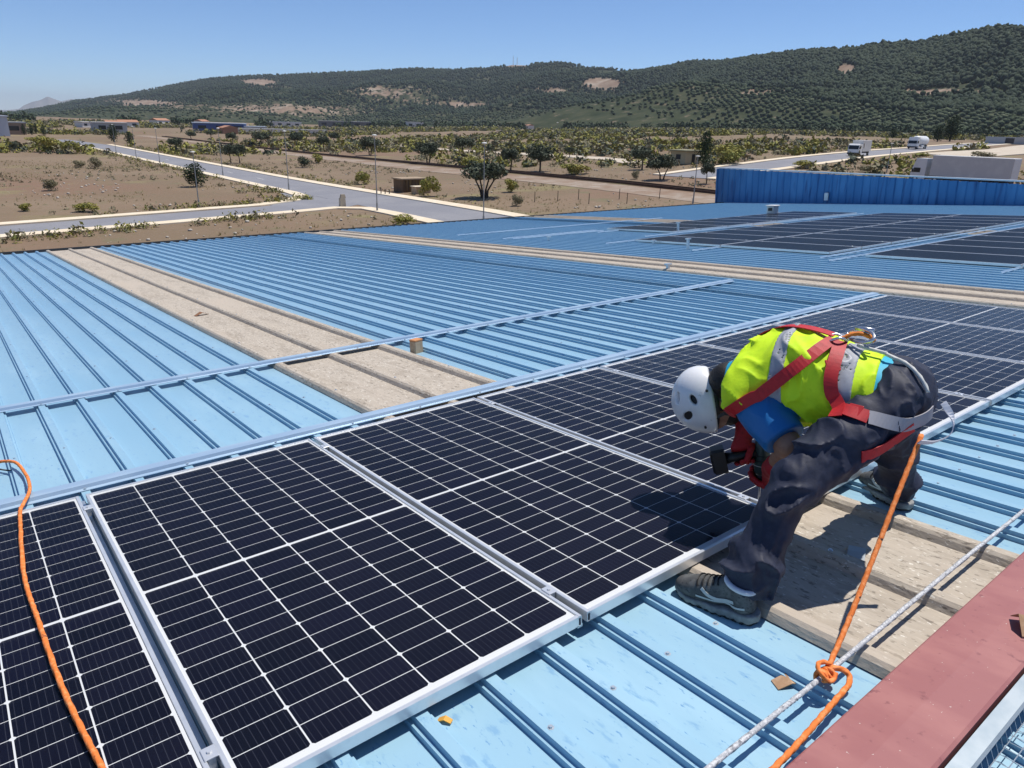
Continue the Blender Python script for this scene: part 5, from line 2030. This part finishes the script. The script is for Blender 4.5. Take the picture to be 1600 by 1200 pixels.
def cab(parent, x0, h_, m):
    """cab facing +x, from x0 to x0+2.1"""
    p_ = [(x0, .55), (x0 + 2.1, .55), (x0 + 2.15, 1.3), (x0 + 1.9, 2.3), (x0 + 1.55, h_), (x0, h_)]
    MB().prism(p_, -1.2, 1.2, 'y').build('cab', m, parent)
    MB().prism([(x0 + 2.13, 1.42), (x0 + 1.94, 2.2), (x0 + 1.97, 2.2), (x0 + 2.16, 1.42)], -1.08, 1.08, 'y').build('windscreen', M_win, parent)
    for s in (-1, 1):
        MB().box(x0 + .75, x0 + 1.7, 1.205 * s - .02, 1.205 * s + .02, 1.5, 2.15).build('side_window', M_win, parent)
        MB().box(x0 + 2.0, x0 + 2.2, .75 * s - .2, .75 * s + .2, .75, .95).build('headlight', M_lampw, parent)
        MB().box(x0 + 1.75, x0 + 1.9, 1.3 * s - .1, 1.3 * s + .1, 1.5, 2.0).build('mirror', M_black, parent)
    MB().box(x0 + 1.6, x0 + 2.2, -1.22, 1.22, .35, .7).build('bumper', M_chas, parent)


def truck(name, x, y, rz, label):
    return empty(name, Matrix.Translation((x, y, ground_z(x, y) + .09)) @ Matrix.Rotation(rz, 4, 'Z'), label, 'truck')


RZ = math.atan2(8.8, 64.3)
t1 = truck('box_truck', 168, 82.2, RZ + math.pi, 'white box lorry seen driving on the road left of the tanker')
cab(t1, 2.0, 2.6, M_lwhite)
MB().bevbox(-3.4, 1.8, -1.22, 1.22, .95, 3.35, .04).build('cargo_box', M_lgrey, t1)
MB().box(-3.4, 2.2, -.9, .9, .6, .95).build('chassis', M_chas, t1)
for k in range(2):
    MB().box(.5 + k * .55, .85 + k * .55, 1.222, 1.24, 1.7, 2.7).build('side_hatch', M_win if k else M_lampw, t1)
for xx in (3.1, -2.3):
    for s in (-1, 1):
        wheel(t1, xx, 1.05 * s, .48)
t2 = truck('tanker_truck', 221, 92.6, RZ + math.pi, 'white tanker lorry with rounded tank on the far road')
cab(t2, 3.6, 3.1, M_lwhite)
MB().tube([(-5.0, 0, 2.15), (-4.9, 0, 2.15), (-4.6, 0, 2.15), (2.9, 0, 2.15), (3.2, 0, 2.15), (3.3, 0, 2.15)], [.5, 1.0, 1.28, 1.28, 1.0, .5], 24).build('tank', M_lwhite, t2, smooth=True)
MB().box(-5.0, 4.0, -.9, .9, .6, 1.0).build('chassis', M_chas, t2)
MB().box(-1.2, 1.2, .9, 1.2, .5, 1.1).build('side_locker', M_lampw, t2)
for xx in (4.6, -1.9, -3.2):
    for s in (-1, 1):
        wheel(t2, xx, 1.05 * s, .5)
t3 = truck('semi_trailer', 117.8, 40.6, math.pi / 2 - .03, 'long white semi trailer parked behind the blue wall')
cab(t3, 5.0, 3.5, M_lwhite)
MB().bevbox(-6.4, 4.3, -1.27, 1.27, 1.15, 4.05, .05).build('trailer_box', M_lgrey, t3)
MB().box(-6.44, -6.402, -1.2, 1.2, 1.2, 4.0).build('rear_door', M_lwhite, t3)
MB().box(-6.2, 6.4, -.9, .9, .65, 1.15).build('chassis', M_chas, t3)
for xx in (6.3, 3.4, -2.9, -4.2, -5.5):
    for s in (-1, 1):
        wheel(t3, xx, 1.05 * s, .5)

# ------------------------------------------------------------------ far buildings
M_bw = mat('white_wall', (.72, .70, .66), .85)
M_bl = mat('far_blue_cladding', (.05, .09, .25), .6)
M_bgrey = mat('far_grey_wall', (.42, .43, .43), .8)
M_broof = mat('pale_roof', (.55, .60, .66), .6)
M_bterr = mat('terracotta_roof', (.40, .20, .12), .8)


def building(name, x, y, w, d, h_, rz, mw_, mr_, label, n=4, gable=0.0, base=None):
    z_ = ground_z(x, y) if base is None else base
    o = empty(name, Matrix.Translation((x, y, z_)) @ Matrix.Rotation(rz, 4, 'Z'), label, 'building', 'far buildings')
    MB().box(-w / 2, w / 2, -d / 2, d / 2, -1, h_).build('wall', mw_, o)
    if gable:
        MB().prism([(-d / 2 - .4, h_ + .01), (d / 2 + .4, h_ + .01), (0, h_ + gable)], -w / 2 - .4, w / 2 + .4).build('roof', mr_, o)
    else:
        MB().box(-w / 2 - .4, w / 2 + .4, -d / 2 - .4, d / 2 + .4, h_ + .005, h_ + .5).build('roof', mr_, o)
    for k in range(n):
        xx = -w / 2 + w * (k + .5) / n
        MB().box(xx - w / n * .22, xx + w / n * .22, -d / 2 - .06, -d / 2 - .01, h_ * .35, h_ * .75).build('window', M_win, o)
    MB().box(w / 2 + .01, w / 2 + .06, -d * .12, d * .12, 0, h_ * .6).build('door', M_bgrey, o)
    return o


building('warehouse', 165, 535, 34, 18, 5.2, -.25, M_bl, M_broof, 'blue warehouse with pale roof far across the plain', 3)
building('warehouse', 185, 522, 14, 14, 3.6, -.25, M_bgrey, M_broof, 'low grey annexe joined to the right of the blue warehouse', 3)
building('long_shed', 190, 500, 70, 6, 2.4, -.3, M_bw, M_bw, 'long low white wall building in front of the blue warehouse', 0)
building('white_building', 9.6, 378, 40, 20, 7.5, 0, mat('left_white', (.55, .58, .62), .8), M_broof, 'pale grey block cut off at the left picture edge', 2)
building('brown_shed', 33.5, 400, 9, 10, 4.8, 0, mat('shed_brown', (.33, .25, .19), .9), M_bgrey, 'brown shed between the pale block and the cypresses', 1)
building('open_shed', 82, 455, 16, 9, 5.0, 0, M_bgrey, M_bw, 'dark open shed right of the cypresses', 2)
building('factory', 440, 905, 70, 22, 7, -.45, mat('factory_dark', (.16, .16, .16), .8), M_bw, 'long factory hall with white roof at the foot of the hills', 5)
building('factory', 355, 900, 40, 14, 5, -.4, M_bw, M_broof, 'white hall left of the factory with the dark front', 4)
building('factory', 515, 860, 22, 14, 7.5, -.45, M_bw, M_bw, 'pale block right of the factory hall', 2)
for k, (x, y, w, h_, g_, m) in enumerate([(105, 560, 12, 4, 1.6, M_bw), (128, 640, 14, 4, 1.6, M_bw), (95, 610, 10, 3.5, 0, M_bw), (180, 760, 16, 5, 1.8, M_bw), (235, 820, 15, 4.5, 1.8, M_bw),
                                          (560, 870, 14, 5, 1.8, M_bw), (610, 850, 16, 5, 0, M_bgrey), (660, 800, 14, 4.5, 1.6, M_bw), (150, 470, 9, 3.4, 1.4, M_bterr)]):
    building('house', x, y, w, 9, h_, .2 * k, m, M_bterr if g_ else M_bw,
             ['small white house left in the far village', 'white house behind the left far village house', 'flat white house in the far village', 'white house under the left hills', 'white house above the blue warehouse',
              'white house right of the factory', 'grey flat block right of the factory', 'white house left of the highway', 'reddish house before the blue warehouse'][k], 2, g_)
# low walls of the yard at the right edge
o = empty('yard_wall', Matrix.Translation((330, 108, ground_z(330, 108))), 'low grey concrete yard wall at the right picture edge', 'wall')
MB().box(-3, 3, -8, 6, 0, 2.6).build('wall_block', M_bgrey, o)
MB().box(-3.1, -3.0, -4, -1, .3, 2.2).build('gate', M_chas, o)
o = empty('greenhouse_roof', Matrix.Translation((880, 560, 16)), 'long pale flat roof on the slope above the highway', 'building')
MB().box(-22, 22, -6, 6, 0, 4).build('wall', M_bgrey, o)
MB().box(-23, 23, -7, 7, 4, 5).build('roof', M_bw, o)
# radio masts on the summit
for k, (a_, hh) in enumerate(((38.13, 34), (38.42, 26))):
    r_ = 2995
    x, y = CAM.x + r_ * math.sin(R(a_)), CAM.y + r_ * math.cos(R(a_))
    z_ = float(hill(np.array([a_]), np.array([float(r_)]))[0][0])
    o = empty('radio_mast', Matrix.Translation((x, y, z_ - 1)), ['taller radio mast on the hill summit', 'shorter radio mast right of the tall one on the summit'][k], 'mast')
    MB().tube([(0, 0, 0), (0, 0, hh)], [1.0, .5], 6).build('mast', mat('mast_%d' % k, (.5, .42, .40), .7), o)
    MB().tube([(0, 0, hh * .7), (0, 0, hh * .78)], [1.3, 1.3], 8).build('antenna', M_bw, o)

# ------------------------------------------------------------------ air
hz = MB().box(-24600, 24600, -24600, 24600, -45, 420).build('haze', None)
mh = bpy.data.materials.new('haze_air')
mh.use_nodes = True
t = mh.node_tree
t.nodes.clear()
ho = t.nodes.new('ShaderNodeOutputMaterial')
pv = t.nodes.new('ShaderNodeVolumePrincipled')
pv.inputs['Color'].default_value = (.80, .88, 1.0, 1)
pv.inputs['Density'].default_value = 0.000058
pv.inputs['Anisotropy'].default_value = 0.0
t.links.new(pv.outputs[0], ho.inputs['Volume'])
hz.data.materials.append(mh)
tag(hz, 'thin pale blue haze over the far hills', kind='stuff')
